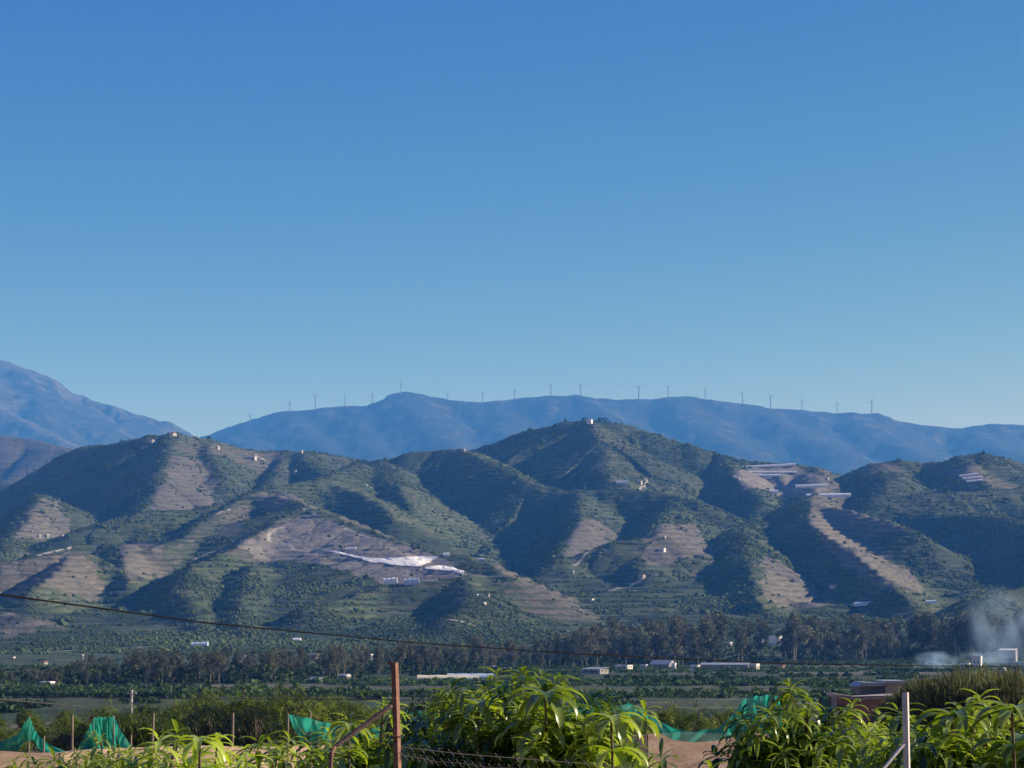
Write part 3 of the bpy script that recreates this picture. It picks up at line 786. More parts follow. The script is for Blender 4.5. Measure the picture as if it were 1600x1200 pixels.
hh_(990, 926, 7, 3.5, 'small white hut on the dark slope below the tan mound'); hh_(1035, 862, 10, 5, 'white house on the tan mound itself'); hh_(1038, 843, 5, 4, 'hut at the end of the pale ridge track')
hh_(745, 932, 5, 3, 'left of two tiny white roofs in the valley orchards'); hh_(762, 932, 6, 3, 'right of two tiny white roofs in the valley orchards'); hh_(755, 945, 9, 4, 'pale house below the two tiny roofs in the valley', wall=M_cream)
hh_(895, 899, 4, 6, 'narrow pale hut in the dark valley'); hh_(129, 1030, 3, 8, 'slim white pump house in the left orchards'); hh_(20, 1029, 7, 2.5, 'low white roof among the left orchards'); hh_(68, 1040, 12, 6, 'cream farm building in the left orchards', wall=M_cream, roof='gable')
# summit building with trees
P = hitw(921, 661, 3500); hs = house((P[0], P[1] - 6, at(921, 661, P[1])[2] - .5), 9.5, 7, 5.5, 'white house between dark trees on the central summit', group='small houses on the far hills', nwin=4)

# white lining draped over the tan hill (two sheets)
def drape(px, label, y0=1500, lift=.6):
    n = 14; m = 5; top, bot = px
    def ev(poly, t):
        a = np.array(poly, float); u = t * (len(a) - 1); i = min(int(u), len(a) - 2); return a[i] * (1 - (u - i)) + a[i + 1] * (u - i)
    V = []
    for j in range(m + 1):
        for i in range(n + 1):
            p = ev(top, i / n) * (1 - j / m) + ev(bot, i / n) * (j / m)
            V.append(hit(p[0], p[1], y0))
    V = np.array(V); V[:, 2] = terrain_z(V[:, 0], V[:, 1])[0] + lift
    c = V.copy(); c[:, 2] -= 1.2
    N_ = len(V); Q = [(j * (n + 1) + i, (j + 1) * (n + 1) + i, (j + 1) * (n + 1) + i + 1, j * (n + 1) + i + 1) for j in range(m) for i in range(n)]
    b = MB(); b.add(V, Q); b.add(c, [q[::-1] for q in Q])
    o = b.build('plastic_sheet', M_sheet); tag(o, label, 'plastic sheet', 'pale lining sheets on the tan hill'); return o
M_sheet = simple('sun_bleached_liner', (.86, .83, .76), .8, .12, .05)
drape(([(575, 874), (610, 873), (655, 870), (688, 871)], [(560, 873), (610, 884), (640, 886), (656, 886)]), 'larger pale plastic sheet spread over the tan hill')
drape(([(664, 887), (690, 884), (705, 887), (726, 894)], [(664, 890), (690, 892), (708, 895), (724, 900)]), 'smaller bright plastic sheet at the tip of the tan hill')
drape(([(505, 860), (530, 863), (560, 870), (585, 875)], [(507, 862), (530, 866), (560, 875), (590, 881)]), 'long narrow pale strip running down to the big sheet')

# buildings on the plain, by the foot of the belt
def ph(px, row, wpx, hpx, label, **k):
    P = on_plain(px, row); s = P[1] / F
    return house(P, wpx * s, min(wpx * s * .7, 14), hpx * s, label, **k)
G1 = 'farm buildings along the tree belt'
ph(538, 1061, 16, 6, 'white gabled farmhouse in front of the belt left of the rusty post', roof='gable', group=G1, roofm=M_white)
ph(492, 1066, 20, 5, 'low reddish farm shed left of the white farmhouse', wall=M_tile, roof='shed', roofm=M_metal, group=G1)
ph(975, 1046, 22, 6, 'long white shed just right of the high mango shoots', group=G1); ph(1007, 1045, 11, 6, 'small white block right of the long white shed', group=G1)
ph(1035, 1045, 32, 8, 'bluish grey warehouse behind the fields', wall=M_greyw, roofm=M_metal, group=G1, roof='gable'); ph(1053, 1046, 6, 9, 'narrow bright white tower beside the grey warehouse', group=G1)
ph(1087, 1046, 14, 6, 'white cabin right of the narrow tower', group=G1); ph(1133, 1047, 74, 9, 'long dark warehouse with a pale roof edge', wall=M_greyw, roofm=M_metal, group=G1, nwin=6, roof='shed'); ph(1176, 1047, 18, 9, 'cream block at the right end of the long dark warehouse', wall=M_cream, group=G1)
ph(930, 1052, 34, 7, 'open grey shed behind the mango leaves', wall=M_greyw, roofm=M_metal, roof='shed', group=G1); ph(1215, 1046, 22, 4, 'low tile roofed barn at right of the long warehouse', wall=M_cream, roof='gable', group=G1)
ph(74, 1073, 18, 7, 'cream house with a terrace among the leftmost trees', wall=M_cream, group=G1); ph(8, 1076, 14, 5, 'white roofed hut at the left edge', group=G1)
ph(262, 1089, 12, 5, 'small white hut in the field behind the left orchard', roof='gable', roofm=M_white, group=G1)
ph(764, 1048, 16, 6, 'bluish shed right of the long pale greenhouse', wall=M_greyw, roofm=M_metal, roof='shed', group=G1)
ph(793, 1049, 12, 5, 'small cream hut between shed and mango tree', wall=M_cream, group=G1)
# white buildings on the rise seen through the belt
def bh(px, row, wpx, hpx, label, Y=1680, **k):
    x, _, z_ = at(px, row, Y); s = Y / F
    return house((x, Y, z_), wpx * s, wpx * s * .6, hpx * s * 1.3, label, group='white houses seen between the belt trees', **k)
def glimpse(px, row, wpx, hpx, label, **k):
    """in a gap at the front of the belt"""
    P = hit(px, row, 1560)
    s = P[1] / F
    return house((float(P[0]), float(P[1]), float(P[2])), wpx * s, wpx * s * .6, hpx * s * 1.3, label, group='white houses seen between the belt trees', **k)
glimpse(1186, 1010, 12, 7, 'white two storey villa in front of the right part of the belt', roof='gable', roofm=M_white)
glimpse(1212, 1010, 18, 11, 'widest white villa with upper terrace in the right belt')
glimpse(1257, 1009, 12, 12, 'bright white villa standing alone right of the wide one', roof='gable', roofm=M_white)
glimpse(1322, 1004, 15, 10, 'white villa half hidden by the right belt trees'); glimpse(1135, 1010, 16, 4, 'villa with a thin pale roof left of the others', wall=M_greyw, roofm=M_white)
glimpse(491, 1029, 14, 5, 'white roofed house high among the left belt trees', wall=M_greyw, roofm=M_white); glimpse(548, 1038, 7, 6, 'small pale villa behind the left belt trees', wall=M_cream)
glimpse(576, 1030, 11, 5, 'pale villa just left of the rusty post top', wall=M_greyw, roofm=M_white)
tunnel(on_plain(700, 1063)[:2] + (0.0,), 26, 8, 2.6, 'long white greenhouse with a yellowed left end, behind the centre tree', M_yel)
P = on_plain(735, 1062); tunnel((P[0], P[1] + 3, 0.0), 20, 8, 3.0, 'greyish greenhouse touching the right end of the yellowed one', M_plasb)
# right: white block with chimney, palm-like cypress, long roof, dome tank
ph(1527, 1046, 14, 20, 'tall white stepped house beside a dark cypress at right', storeys=2, nwin=2, group=G1)
ph(1508, 1043, 14, 6, 'low white annex left of the tall stepped house', group=G1)
ph(1590, 1043, 44, 7, 'long dark roofed hall at the right edge', wall=M_greyw, roofm=M_dark, roof='shed', group=G1)
P = at(1575, 1016, 1500); house((P[0], 1500, 0), 26 * 1500 / F, 7, P[2], 'hall with a thin white roof behind the smoke', group=G1, wall=M_greyw, roofm=M_white, roof='shed')
P = on_plain(1568, 1048); b = MB(); s = P[1] / F
V = []; nn = 12
for j in range(7):
    a = PI / 2 * j / 6
    for i in range(nn): V.append((math.cos(2 * PI * i / nn) * 4 * s * math.cos(a), math.sin(2 * PI * i / nn) * 4 * s * math.cos(a), 3 * s + 4 * s * math.sin(a)))
Qq = [(j * nn + i, j * nn + (i + 1) % nn, (j + 1) * nn + (i + 1) % nn, (j + 1) * nn + i) for j in range(6) for i in range(nn)]
tk = empty('storage_tank', P); tag(tk, 'round white domed tank in front of the dark hall at right', 'tank')
b.add(V, Qq); b.build('dome', M_white, tk, True); b = MB(); b.tube([(0, 0, -.5), (0, 0, 3 * s)], 4 * s, 12); b.build('tank_wall', M_white, tk)

# reservoir edge etc: cypress and lone trees
def lone(px, row, hpx, Y, label, name, kind=0, cat='tree', wide=None, group=None):
    x, _, _ = at(px, row, Y); zg = at(px, row, Y)[2] if Y > 1600 else ground(x, Y)
    H = hpx * Y / F
    tm_, cm_ = protos[kind]
    o = empty(name, (x, Y, zg), random.uniform(0, 6), ((wide or 1) * H / 20,) * 2 + (H / 20,)); tag(o, label, cat, group)
    link('trunk', tm_, None, o); link('crown', cm_, None, o); return o
tm_, cm_ = tall_tree_meshes(77, 20, .05, 12, 170, .5); tm_.materials.append(M_bark); cm_.materials.append(M_euc); protos.append((tm_, cm_))
tm_, cm_ = tall_tree_meshes(78, 20, .42, 9, 260, .8); tm_.materials.append(M_bark); cm_.materials.append(M_scrub); protos.append((tm_, cm_))
lone(1518, 1030, 30, 1380, 'slim dark cypress rising beside the tall white house', 'cypress', 6)
P = hitw(1536, 711, 3400); lone(1536, 713, 9, P[1], 'round dark tree standing on the far right skyline', 'round_tree', 7, wide=1.4)
P = hitw(1404, 722, 3400); lone(1404, 722, 6, P[1], 'small dark tree on the skyline above the dry hill', 'round_tree', 7, wide=1.6)
for px, row, hp, wd, lab in [(884, 662, 8, 1.1, 'small dark tree at the left end of the central summit'), (914, 661, 9, 1.6, 'dark tree just left of the white summit house'), (936, 661, 9, 1.5, 'dark tree just right of the white summit house'), (946, 661, 9, 1.6, 'last dark tree in the summit row, farthest right'),
                        (722, 893, 14, 1.2, 'green tree at the tip of the tan hill by the bright sheet'), (757, 872, 20, 1.5, 'round grey green tree in the valley right of the tan hill'), (791, 872, 13, 1.6, 'round tree farther right in the dark valley'),
                        (548, 824, 9, 1.2, 'little dark tree on the ridge above the tan hill'), (648, 862, 14, 1.4, 'dark tree on the lower crest of the tan hill'), (1160, 858, 22, 1.3, 'dark tree crowning the low terraced spur at right')]:
    P = hitw(px, row, 1900); lone(px, row, hp, P[1], lab, 'round_tree', 7, wide=wd)

# ---------------------------------------------------------------- wind turbines on the far ridge
M_turb = simple('turbine_grey', (.12, .12, .13), .5, .1, .1)
def turbine_meshes():
    tw = MB(); tw.tube([(0, 0, -12), (0, 0, 58)], [3.6, 2.1], 10)
    na = MB(); na.box((0, 1.5, 59.5), (4.2, 10, 4.2))
    hb = MB(); hb.tube([(0, -3, 59.5), (0, -5.6, 59.5)], [2.0, 1.0], 10)
    bl = MB(); V = []
    pr = [(1.0, 1.4), (5, 2.6), (12, 2.2), (20, 1.5), (27, .6)]
    for z_, c in pr: V += [(-c * .35, -4.2, z_), (0, -4.55, z_), (c * .9, -4.2, z_), (0, -3.95, z_)]
    Q = [(i * 4 + j, i * 4 + (j + 1) % 4, i * 4 + 4 + (j + 1) % 4, i * 4 + 4 + j) for i in range(4) for j in range(4)] + [(3, 2, 1, 0), (16, 17, 18, 19)]
    bl.add(V, Q)
    def mk(b, n): 
        fs = [np.concatenate(b.q)] if b.q else []
        if b.t: fs.append(np.concatenate(b.t))
        me = new_mesh(n, np.concatenate(b.v), fs, smooth=False); me.materials.append(M_turb); return me
    return mk(tw, 'tower'), mk(na, 'nacelle'), mk(hb, 'hub'), mk(bl, 'blade')
TM = turbine_meshes()
TP = [(391, 662, 647), (453, 645, 628), (493, 636, 618), (539, 633, 618), (582, 631, 616), (626, 614, 598), (699, 625, 613), (754, 630, 613), (804, 626, 609), (861, 618, 600), (907, 617, 600), (998, 623, 603), (1044, 621, 603), (1102, 623, 607), (1160, 631, 614), (1204, 638, 618), (1253, 640, 624), (1308, 645, 629), (1362, 645, 626)]
ORD = ['leftmost wind turbine, low on the rising left shoulder of the ridge', 'second wind turbine from the left on the far ridge', 'third wind turbine from the left on the far ridge', 'fourth wind turbine from the left on the far ridge', 'fifth wind turbine from the left, at the foot of the knoll',
       'wind turbine on top of the left knoll of the far ridge', 'first wind turbine right of the knoll', 'second wind turbine right of the knoll', 'third wind turbine right of the knoll', 'left of the two wind turbines on the middle hump', 'right of the two wind turbines on the middle hump',
       'first wind turbine right of the middle hump gap', 'wind turbine with its blades raised in a clear Y', 'seventh wind turbine from the right end', 'sixth wind turbine from the right end', 'fifth wind turbine from the right end', 'fourth wind turbine from the right end', 'third wind turbine from the right end... ', 'rightmost wind turbine of the ridge line']
ORD = [a.replace('... ', '') for a in ORD]
ORD[13:18] = ['sixth wind turbine counted from the right end', 'fifth wind turbine counted from the right end', 'fourth wind turbine counted from the right end', 'third wind turbine counted from the right end', 'wind turbine next to the rightmost one']
for i, (px, rb, rt) in enumerate(TP):
    Y = 13950; x, _, zt = at(px, rt, Y)
    hgt = (rb - rt) * Y / F
    s = hgt / 66.0
    zb = zt - 66 * s
    o = empty('wind_turbine', (x, Y, zb), random.uniform(-.5, .5), s); tag(o, ORD[i], 'wind turbine', 'wind turbines along the far ridge')
    for me, nm in zip(TM[:3], ('tower', 'nacelle', 'hub')): link(nm, me, None, o)
    a0 = {12: 1.05}.get(i, random.uniform(0, 2))
    for k in range(3):
        b = link('blade', TM[3], None, o); b.location = (0, 0, 59.5); b.rotation_euler = (0, a0 + k * 2 * PI / 3, 0)

# ---------------------------------------------------------------- smoke from the field fire
def smoke(name, c, dims, dens_, seed, label_kind='stuff'):
    b = MB()
    nn, mm = 16, 10; V = []
    for j in range(mm + 1):
        th = PI * j / mm
        for i in range(nn): V.append((math.sin(th) * math.cos(2 * PI * i / nn), math.sin(th) * math.sin(2 * PI * i / nn), -math.cos(th)))
    Q = [(j * nn + i, j * nn + (i + 1) % nn, (j + 1) * nn + (i + 1) % nn, (j + 1) * nn + i) for j in range(mm) for i in range(nn)]
    b.add(V, Q)
    m, t, N, L, p = nmat(name); N.remove(p)
    tc = N.new('ShaderNodeTexCoord'); ns = N.new('ShaderNodeTexNoise'); ns.inputs['Scale'].default_value = 1.4; ns.inputs['Detail'].default_value = 5; ns.inputs['Distortion'].default_value = .6
    mp = N.new('ShaderNodeMapping'); mp.inputs['Location'].default_value = (seed, 0, 0); mp.inputs['Rotation'].default_value = (0, .7, 0); mp.inputs['Scale'].default_value = (1.6, 1, 1)
    L.new(tc.outputs['Object'], mp.inputs[0]); L.new(mp.outputs[0], ns.inputs[0])
    ln = N.new('ShaderNodeVectorMath'); ln.operation = 'LENGTH'; L.new(tc.outputs['Object'], ln.inputs[0])
    f = N.new('ShaderNodeMath'); f.operation = 'SUBTRACT'; f.inputs[0].default_value = 1.0; L.new(ln.outputs['Value'], f.inputs[1])
    a = N.new('ShaderNodeMath'); a.operation = 'MULTIPLY_ADD'; a.inputs[1].default_value = 3.2; a.inputs[2].default_value = -1.35; L.new(ns.outputs[0], a.inputs[0]); a.use_clamp = True
    g = N.new('ShaderNodeMath'); g.operation = 'MULTIPLY'; g.use_clamp = True; L.new(a.outputs[0], g.inputs[0]); L.new(f.outputs[0], g.inputs[1])
    d = N.new('ShaderNodeMath'); d.operation = 'MULTIPLY'; d.inputs[1].default_value = dens_; L.new(g.outputs[0], d.inputs[0])
    v = N.new('ShaderNodeVolumePrincipled'); v.inputs['Color'].default_value = (.55, .80, 1.0, 1); L.new(d.outputs[0], v.inputs['Density'])
    L.new(v.outputs[0], N['Material Output'].inputs['Volume'])
    o = b.build(name, m, None, False, c); o.scale = dims; tag(o, kind='stuff'); return o
sm = smoke('smoke', at(1578, 985, 1330), (32, 14, 27), .12, 3.0)
sm2 = smoke('smoke', at(1462, 1033, 1250), (14, 8, 6), .35, 8.0)
sm3 = smoke('smoke', at(1545, 1028, 1290), (24, 10, 5), .16, 12.0)

# ---------------------------------------------------------------- mango trees
M_mango = leaf_mat('mango_leaves', (.030, .085, .015), (.50, .60, .09), (1.5, 1.6, .45), .7, .27, .34)
M_orch = leaf_mat('orchard_leaves', (.028, .066, .014), (.38, .46, .065), (1.5, 1.5, .5), .4, .45, .3)
M_avo = leaf_mat('dark_leaves', (.014, .030, .012), (.09, .12, .035), (1.2, 1.3, .5), .5, .4, .2)
M_branch = simple('mango_bark', (.16, .12, .085), .9, .4, 6)
def leaf_batch(P, A, S, L_, W_, th0, droop, tint, seg):
    """P base, A outward dir (n,3), S side dir, arrays -> V,Q,T"""
    n = len(P); t = np.linspace(0, 1, seg + 1)
    U = np.cross(A, S)            # up-ish
    th = th0[:, None] - droop[:, None] * t[None] ** 1.2
    ds = L_[:, None] / seg
    cx = np.concatenate([np.zeros((n, 1)), np.cumsum(np.cos(th[:, :-1]) * ds, 1)], 1)
    cz = np.concatenate([np.zeros((n, 1)), np.cumsum(np.sin(th[:, :-1]) * ds, 1)], 1)
    wd = W_[:, None] * (np.sin(PI * np.clip(t, .03, 1) ** .85) ** .8 * .5 + .015)[None]
    C = P[:, None] + cx[..., None] * A[:, None] + cz[..., None] * U[:, None]
    nrm = -np.sin(th)[..., None] * A[:, None] + np.cos(th)[..., None] * U[:, None]
    wav = (1 + .12 * np.sin(t * 14 + rng.uniform(0, 6, (n, 1))))[..., None]
    Lf = C + S[:, None] * wd[..., None] + nrm * wd[..., None] * .38 * wav
    Rt = C - S[:, None] * wd[..., None] + nrm * wd[..., None] * .38 / wav
    V = np.stack([Lf, C, Rt], 2).reshape(n, -1, 3)
    q = []
    for i in range(seg):
        a = i * 3; q += [(a, a + 1, a + 4, a + 3), (a + 1, a + 2, a + 5, a + 4)]
    Q = (np.array(q)[None] + (np.arange(n) * V.shape[1])[:, None, None]).reshape(-1, 4)
    return V.reshape(-1, 3), Q, np.repeat(tint, V.shape[1])
def norm(v): return v / (np.linalg.norm(v, axis=-1, keepdims=True) + 1e-9)
def mango_crown(seed, rx, rz, nsite, nleaf, Lm, seg, spike=.12, young=.35, floor_=-.35):
    g = np.random.default_rng(seed)
    d = g.normal(size=(nsite * 2, 3)); d = norm(d); d = d[d[:, 2] > floor_][:nsite]
    n = len(d)
    # lumpy outline
    bump = 1 + .16 * pn(d[:, 0] * 2.3 + seed, d[:, 1] * 2.3 + d[:, 2] * 2, 7) + .10 * pn(d[:, 0] * 5 + seed, d[:, 1] * 5 + d[:, 2] * 5, 8)
    rad = g.uniform(.62, 1.0, n) ** .5 * bump
    C = d * rad[:, None] * np.array([rx, rx, rz])
    sp_ = (g.uniform(0, 1, n) < .22) & (rad > .85); C[sp_] += (d[sp_] + [0, 0, .8]) * g.uniform(.3, 1.2, sp_.sum())[:, None] * spike
    ax = norm(d * .7 + [0, 0, .75] + g.normal(0, .3, (n, 3)))
    yg = np.clip(g.normal(0, 1, n) * .25 + young + .25 * pn(d[:, 0] * 3, d[:, 1] * 3 + d[:, 2] * 3, 11) + .12 * (rad - .85) * 5, 0, 1)
    # one leaf whorl per site
    N_ = n * nleaf
    k = np.tile(np.arange(nleaf), n); si = np.repeat(np.arange(n), nleaf)
    phi = k * 2.39996 + g.uniform(0, 6, n)[si]
    a = norm(np.cross(ax, np.tile([0.31, .2, .1], (n, 1)) + g.normal(0, .2, (n, 3)))); b = np.cross(ax, a)
    outd = norm(np.cos(phi)[:, None] * a[si] + np.sin(phi)[:, None] * b[si])
    out_h = norm(outd * [1, 1, .55]); S = norm(np.cross(np.array([[0, 0, 1.0]]), out_h)); 
    th0 = .78 - 1.2 * (k / nleaf) + g.normal(0, .18, N_)
    dr = g.uniform(.9, 1.7, N_)
    L_ = Lm * g.uniform(.65, 1.15, N_) * (.7 + .4 * k / nleaf)
    P = C[si] - ax[si] * (k / nleaf * Lm * .35)[:, None]
    tint = np.clip(yg[si] + g.normal(0, .13, N_), 0, 1)
    return leaf_batch(P, out_h, S, L_, L_ * g.uniform(.17, .25, N_), th0, dr, tint, seg), C
def tree_from(seed, rx, rz, zc, nsite, nleaf, Lm, seg, mat, **k):
    (V, Q, T), C = mango_crown(seed, rx, rz, nsite, nleaf, Lm, seg, **k)
    V = V + [0, 0, zc]
    cm = new_mesh('crown', V, Q, {'tint': np.stack([T] * 3, 1)}); cm.materials.append(mat)
    g = np.random.default_rng(seed + 5); b = MB()
    r0 = .045 + rx * .05
    b.tube([(0, 0, -.4), (.03, 0, zc * .25), (0, .04, max(zc - rz * .55, .3))], [r0 * 1.3, r0, r0 * .8], 8)
    st = np.array((0, .04, max(zc - rz * .55, .3)))
    for c in C[g.choice(len(C), min(46, len(C)), False)]:
        e = c * .93 + [0, 0, zc]; m_ = st * .45 + e * .55 + [0, 0, -.12 * rz]
        b.tube([st, m_, e], [r0 * .5, r0 * .3, r0 * .1], 5)
    fs = [np.concatenate(b.q), np.concatenate(b.t)]
    tm = new_mesh('trunk', np.concatenate(b.v), fs); tm.materials.append(M_branch)
    return tm, cm
def plant(meshes, x, y, zg, s, rz, name, label, cat='tree', group=None):
    o = empty(name, (x, y, zg), rz, s); tag(o, label, cat, group)
    link('trunk', meshes[0], None, o); link('crown', meshes[1], None, o); return o
def near_tree(seed, px, toprow, Y, rx, label, nsite=330, nleaf=12, Lm=.21, young=.35, rzr=1.0, name='mango_tree', mat=None, spike=.14, seg=6, group='mango trees close to the camera', cat='tree'):
    x, _, zt = at(px, toprow, Y); zg = ground(x, Y); rz_ = rx * rzr
    zc = zt - rz_ * 1.12 - .10 - zg
    return plant(tree_from(seed, rx, rz_, zc, nsite, nleaf, Lm, seg, mat or M_mango, young=young, spike=spike), x, Y, zg, 1, 0, name, label, cat, group)
near_tree(1, 815, 1058, 12.6, .58, 'big mango tree in the middle with drooping yellow green leaf whorls', 820, 12, .175, .32, 1.2)
near_tree(2, 722, 1078, 13.6, .46, 'mango tree filling the left half of the middle clump, right of the rusty post', 520, 12, .17, .28, 1.25)
near_tree(3, 912, 1098, 12.2, .30, 'yellowish mango tree at the right end of the middle clump', 340, 12, .17, .42, 1.15)
near_tree(4, 1246, 1106, 13.0, .32, 'round mango tree left of the grey steel post', 420, 12, .17, .34, .9)
near_tree(5, 1455, 1112, 11.4, .60, 'mango tree behind the grey steel post with green drooping shoots', 420, 12, .19, .42, .9)
near_tree(6, 1622, 1090, 11.0, .62, 'mango tree cut off by the right edge', 420, 12, .19, .42, .9)
near_tree(7, 582, 1124, 15.5, .42, 'mango tree behind the rusty post and its brace', 320, 12, .19, .28, .9)
near_tree(8, 470, 1164, 12.5, .42, 'low mango top with yellow tip left of the bent bar', 170, 12, .20, .45, .9)
near_tree(9, 325, 1146, 11.5, .26, 'sparse mango shoot with bright yellow leaves at lower left', 130, 11, .19, .85, 1.3)
near_tree(16, 262, 1170, 27.0, .80, 'low mango tree right below the tent shaped net', 380, 11, .17, .35, .8)
near_tree(10, 165, 1156, 28.0, .85, 'low mango tree between the two left nets', 420, 11, .16, .30, .8)
near_tree(17, 75, 1184, 24.0, .75, 'low mango tops along the bottom edge near the first pale stake', 360, 11, .18, .3, .7)
near_tree(18, 120, 1178, 19.0, .62, 'leafy mango top on the bottom edge between the two pale stakes', 340, 11, .18, .4, .75)
near_tree(19, 240, 1176, 14.5, .45, 'mango top on the bottom edge left of the bright yellow shoot', 300, 12, .19, .45, .8)
near_tree(11, 30, 1182, 14.0, .55, 'mango top in the lower left corner', 160, 12, .19, .45, .8)
near_tree(12, 405, 1178, 13.5, .46, 'brownish low mango between the shoot and the bent bar', 260, 11, .16, .48, .7)
near_tree(13, 1085, 1196, 11.5, .2, 'small dark mango sprig against the bare wall', 90, 10, .16, .18, .8)
near_tree(14, 1372, 1152, 15.5, .38, 'mango tree between the round one and the grey post', 330, 12, .18, .33, .9)
near_tree(15, 690, 1064, 42, 1.35, 'dark round avocado tree behind the middle mango trees', 900, 8, .17, .2, 1.0, 'avocado_tree', M_avo, .05, 2, 'avocado trees in the orchard')
# single tall shoots above the middle clump
def shoot(px, py, Y, L_, n, label, seed, young, base_dz=.9):
    x, _, z_ = at(px, py, Y); zg = ground(x, Y); g = np.random.default_rng(seed)
    o = empty('mango_sapling', (x, Y, zg)); tag(o, label, 'sapling', 'tall mango shoots')
    b = MB(); H = z_ - zg - .09; b.tube([(.05, .02, -.3), (.03, 0, H * .5), (0, 0, H)], [.022, .014, .006], 6); b.build('stem', M_branch, o)
    for wv, (dz, cnt) in enumerate(((0, n), (-.16, n - 2), (-.34, n - 2))):
        k = np.arange(cnt); phi = k * 2.39996 + wv
        A = np.stack([np.cos(phi), np.sin(phi), 0 * phi], 1); S = np.stack([-np.sin(phi), np.cos(phi), 0 * phi], 1)
        th0 = .5 - .8 * k / cnt; 
        V, Q, T = leaf_batch(np.tile([0, 0, H + dz], (cnt, 1)) + 0.0, A, S, L_ * g.uniform(.8, 1.15, cnt), L_ * g.uniform(.2, .25, cnt), th0, g.uniform(1.2, 1.9, cnt), np.clip(young + g.normal(0, .15, cnt), 0, 1), 8)
        link('leaf_whorl', new_mesh('leaf_whorl', V, Q, {'tint': np.stack([T] * 3, 1)}), M_mango, o)
shoot(852, 1060, 12.0, .27, 12, 'tallest mango shoot, pale leaves arching over the middle clump', 1, .55)
shoot(748, 1074, 12.4, .22, 11, 'yellow green shoot left of the tallest one', 2, .6)
shoot(955, 1096, 11.8, .23, 11, 'pale shoot at the right shoulder of the middle clump', 3, .6)
shoot(1487, 1088, 11.0, .24, 10, 'arching dark shoot beside the grey steel post', 4, .42)
shoot(1580, 1078, 10.6, .25, 11, 'large leaved shoot at the right edge', 5, .42)
shoot(312, 1128, 11.2, .20, 9, 'bright yellow shoot at lower left', 6, .95)
shoot(545, 1112, 15.0, .20, 9, 'slim shoot rising behind the bent brace', 7, .5)

# ---------------------------------------------------------------- orchard behind the wall
OP = [tree_from(40 + s, 1.40, 1.25, 1.5, 400, 8, .34, 2, M_orch, young=[.22, .38, .08, .3][s], spike=.35, floor_=-.8) for s in range(4)]
OP2 = [tree_from(50 + s, 1.45, 1.3, 1.5, 460, 8, .27, 2, M_avo, young=.3, spike=.15, floor_=-.8) for s in range(2)]
OX = [-80, 60, 130, 180, 240, 280, 350, 450, 545, 570, 640, 700, 860, 1000, 1040, 1120, 1200, 1290, 1330]
OT = [1142, 1142, 1112, 1100, 1104, 1092, 1085, 1086, 1090, 1118, 1122, 1110, 1112, 1112, 1104, 1102, 1098, 1106, 1112]
k = 0
for Y0 in (91, 99, 108, 118, 130):
    px = -90 + random.uniform(0, 30)
    while px < 1330:
        Y = Y0 + random.uniform(-1.5, 1.5); x, _, zt = at(px, np.interp(px, OX, OT) + random.uniform(-4, 14) + (8 if Y0 < 95 else 0), Y)
        zg = ground(x, Y); s = max((zt - zg) / 2.85, .45)
        left = px < 600
        if left: lab, gp = 'yellow green orchard tree beyond the wall, left of the rusty post', 'orchard trees beyond the wall on the left'
        else: lab, gp = 'low orchard tree beyond the wall, right of the rusty post', 'orchard trees beyond the wall on the right'
        dark = random.random() < .22
        if left and dark: lab, gp = 'dark leaved orchard tree beyond the wall, left of the rusty post', 'dark orchard trees beyond the wall on the left'
        if not (1285 < px < 1335 and Y0 < 125):
            plant(random.choice(OP2 if dark else OP), x, Y, zg, (s * random.uniform(.9, 1.15), s * random.uniform(.9, 1.15), s), random.uniform(0, 6), 'orchard_tree', lab, 'tree', gp)
        px += random.uniform(1.9, 2.9) * F / Y * (.9 if left else 1.15); k += 1
print('orchard', k)

# ---------------------------------------------------------------- reedy olive-brown shrubs at right
M_tam = leaf_mat('tamarisk_twigs', (.06, .072, .032), (.25, .27, .13), (1.2, 1.2, .7), .15, .8, .25)
def reed_mesh(seed, W_, H_, n):
    g = np.random.default_rng(seed)
    a = g.uniform(0, 6.28, n); rr_ = np.sqrt(g.uniform(0, 1, n)) * W_
    top = H_ * np.sqrt(np.clip(1 - (rr_ / W_) ** 2 * .75, 0, 1)) * g.uniform(.35, 1.05, n)
    P = np.stack([rr_ * np.cos(a), rr_ * np.sin(a), np.maximum(top - g.uniform(.3, .8, n), .05)], 1)
    d = norm(np.stack([np.cos(a) * rr_ / W_ * .5, np.sin(a) * rr_ / W_ * .5, np.ones(n)], 1) + g.normal(0, .25, (n, 3)))
    ll = g.uniform(.35, .8, n)[:, None]; s = norm(np.cross(d, g.normal(size=(n, 3)))) * g.uniform(.012, .035, n)[:, None]
    V = np.stack([P - s, P + s, P + d * ll + s * .3, P + d * ll - s * .3], 1).reshape(-1, 3)
    me = new_mesh('crown', V, np.arange(n * 4).reshape(n, 4), {'tint': np.stack([np.repeat(g.uniform(0, 1, n), 4)] * 3, 1)}, smooth=False); me.materials.append(M_tam)
    b = MB()
    for j in range(14):
        aa = j * .449 * 3; b.tube([(0, 0, -.3), (math.cos(aa) * W_ * .25, math.sin(aa) * W_ * .25, H_ * .4), (math.cos(aa) * W_ * .5, math.sin(aa) * W_ * .5, H_ * .8)], [.05, .035, .01], 5)
    st = new_mesh('stem', np.concatenate(b.v), [np.concatenate(b.q), np.concatenate(b.t)]); st.materials.append(M_branch)
    return st, me
RM = [reed_mesh(60 + j, 1.7, 3.3, 9000) for j in range(2)]
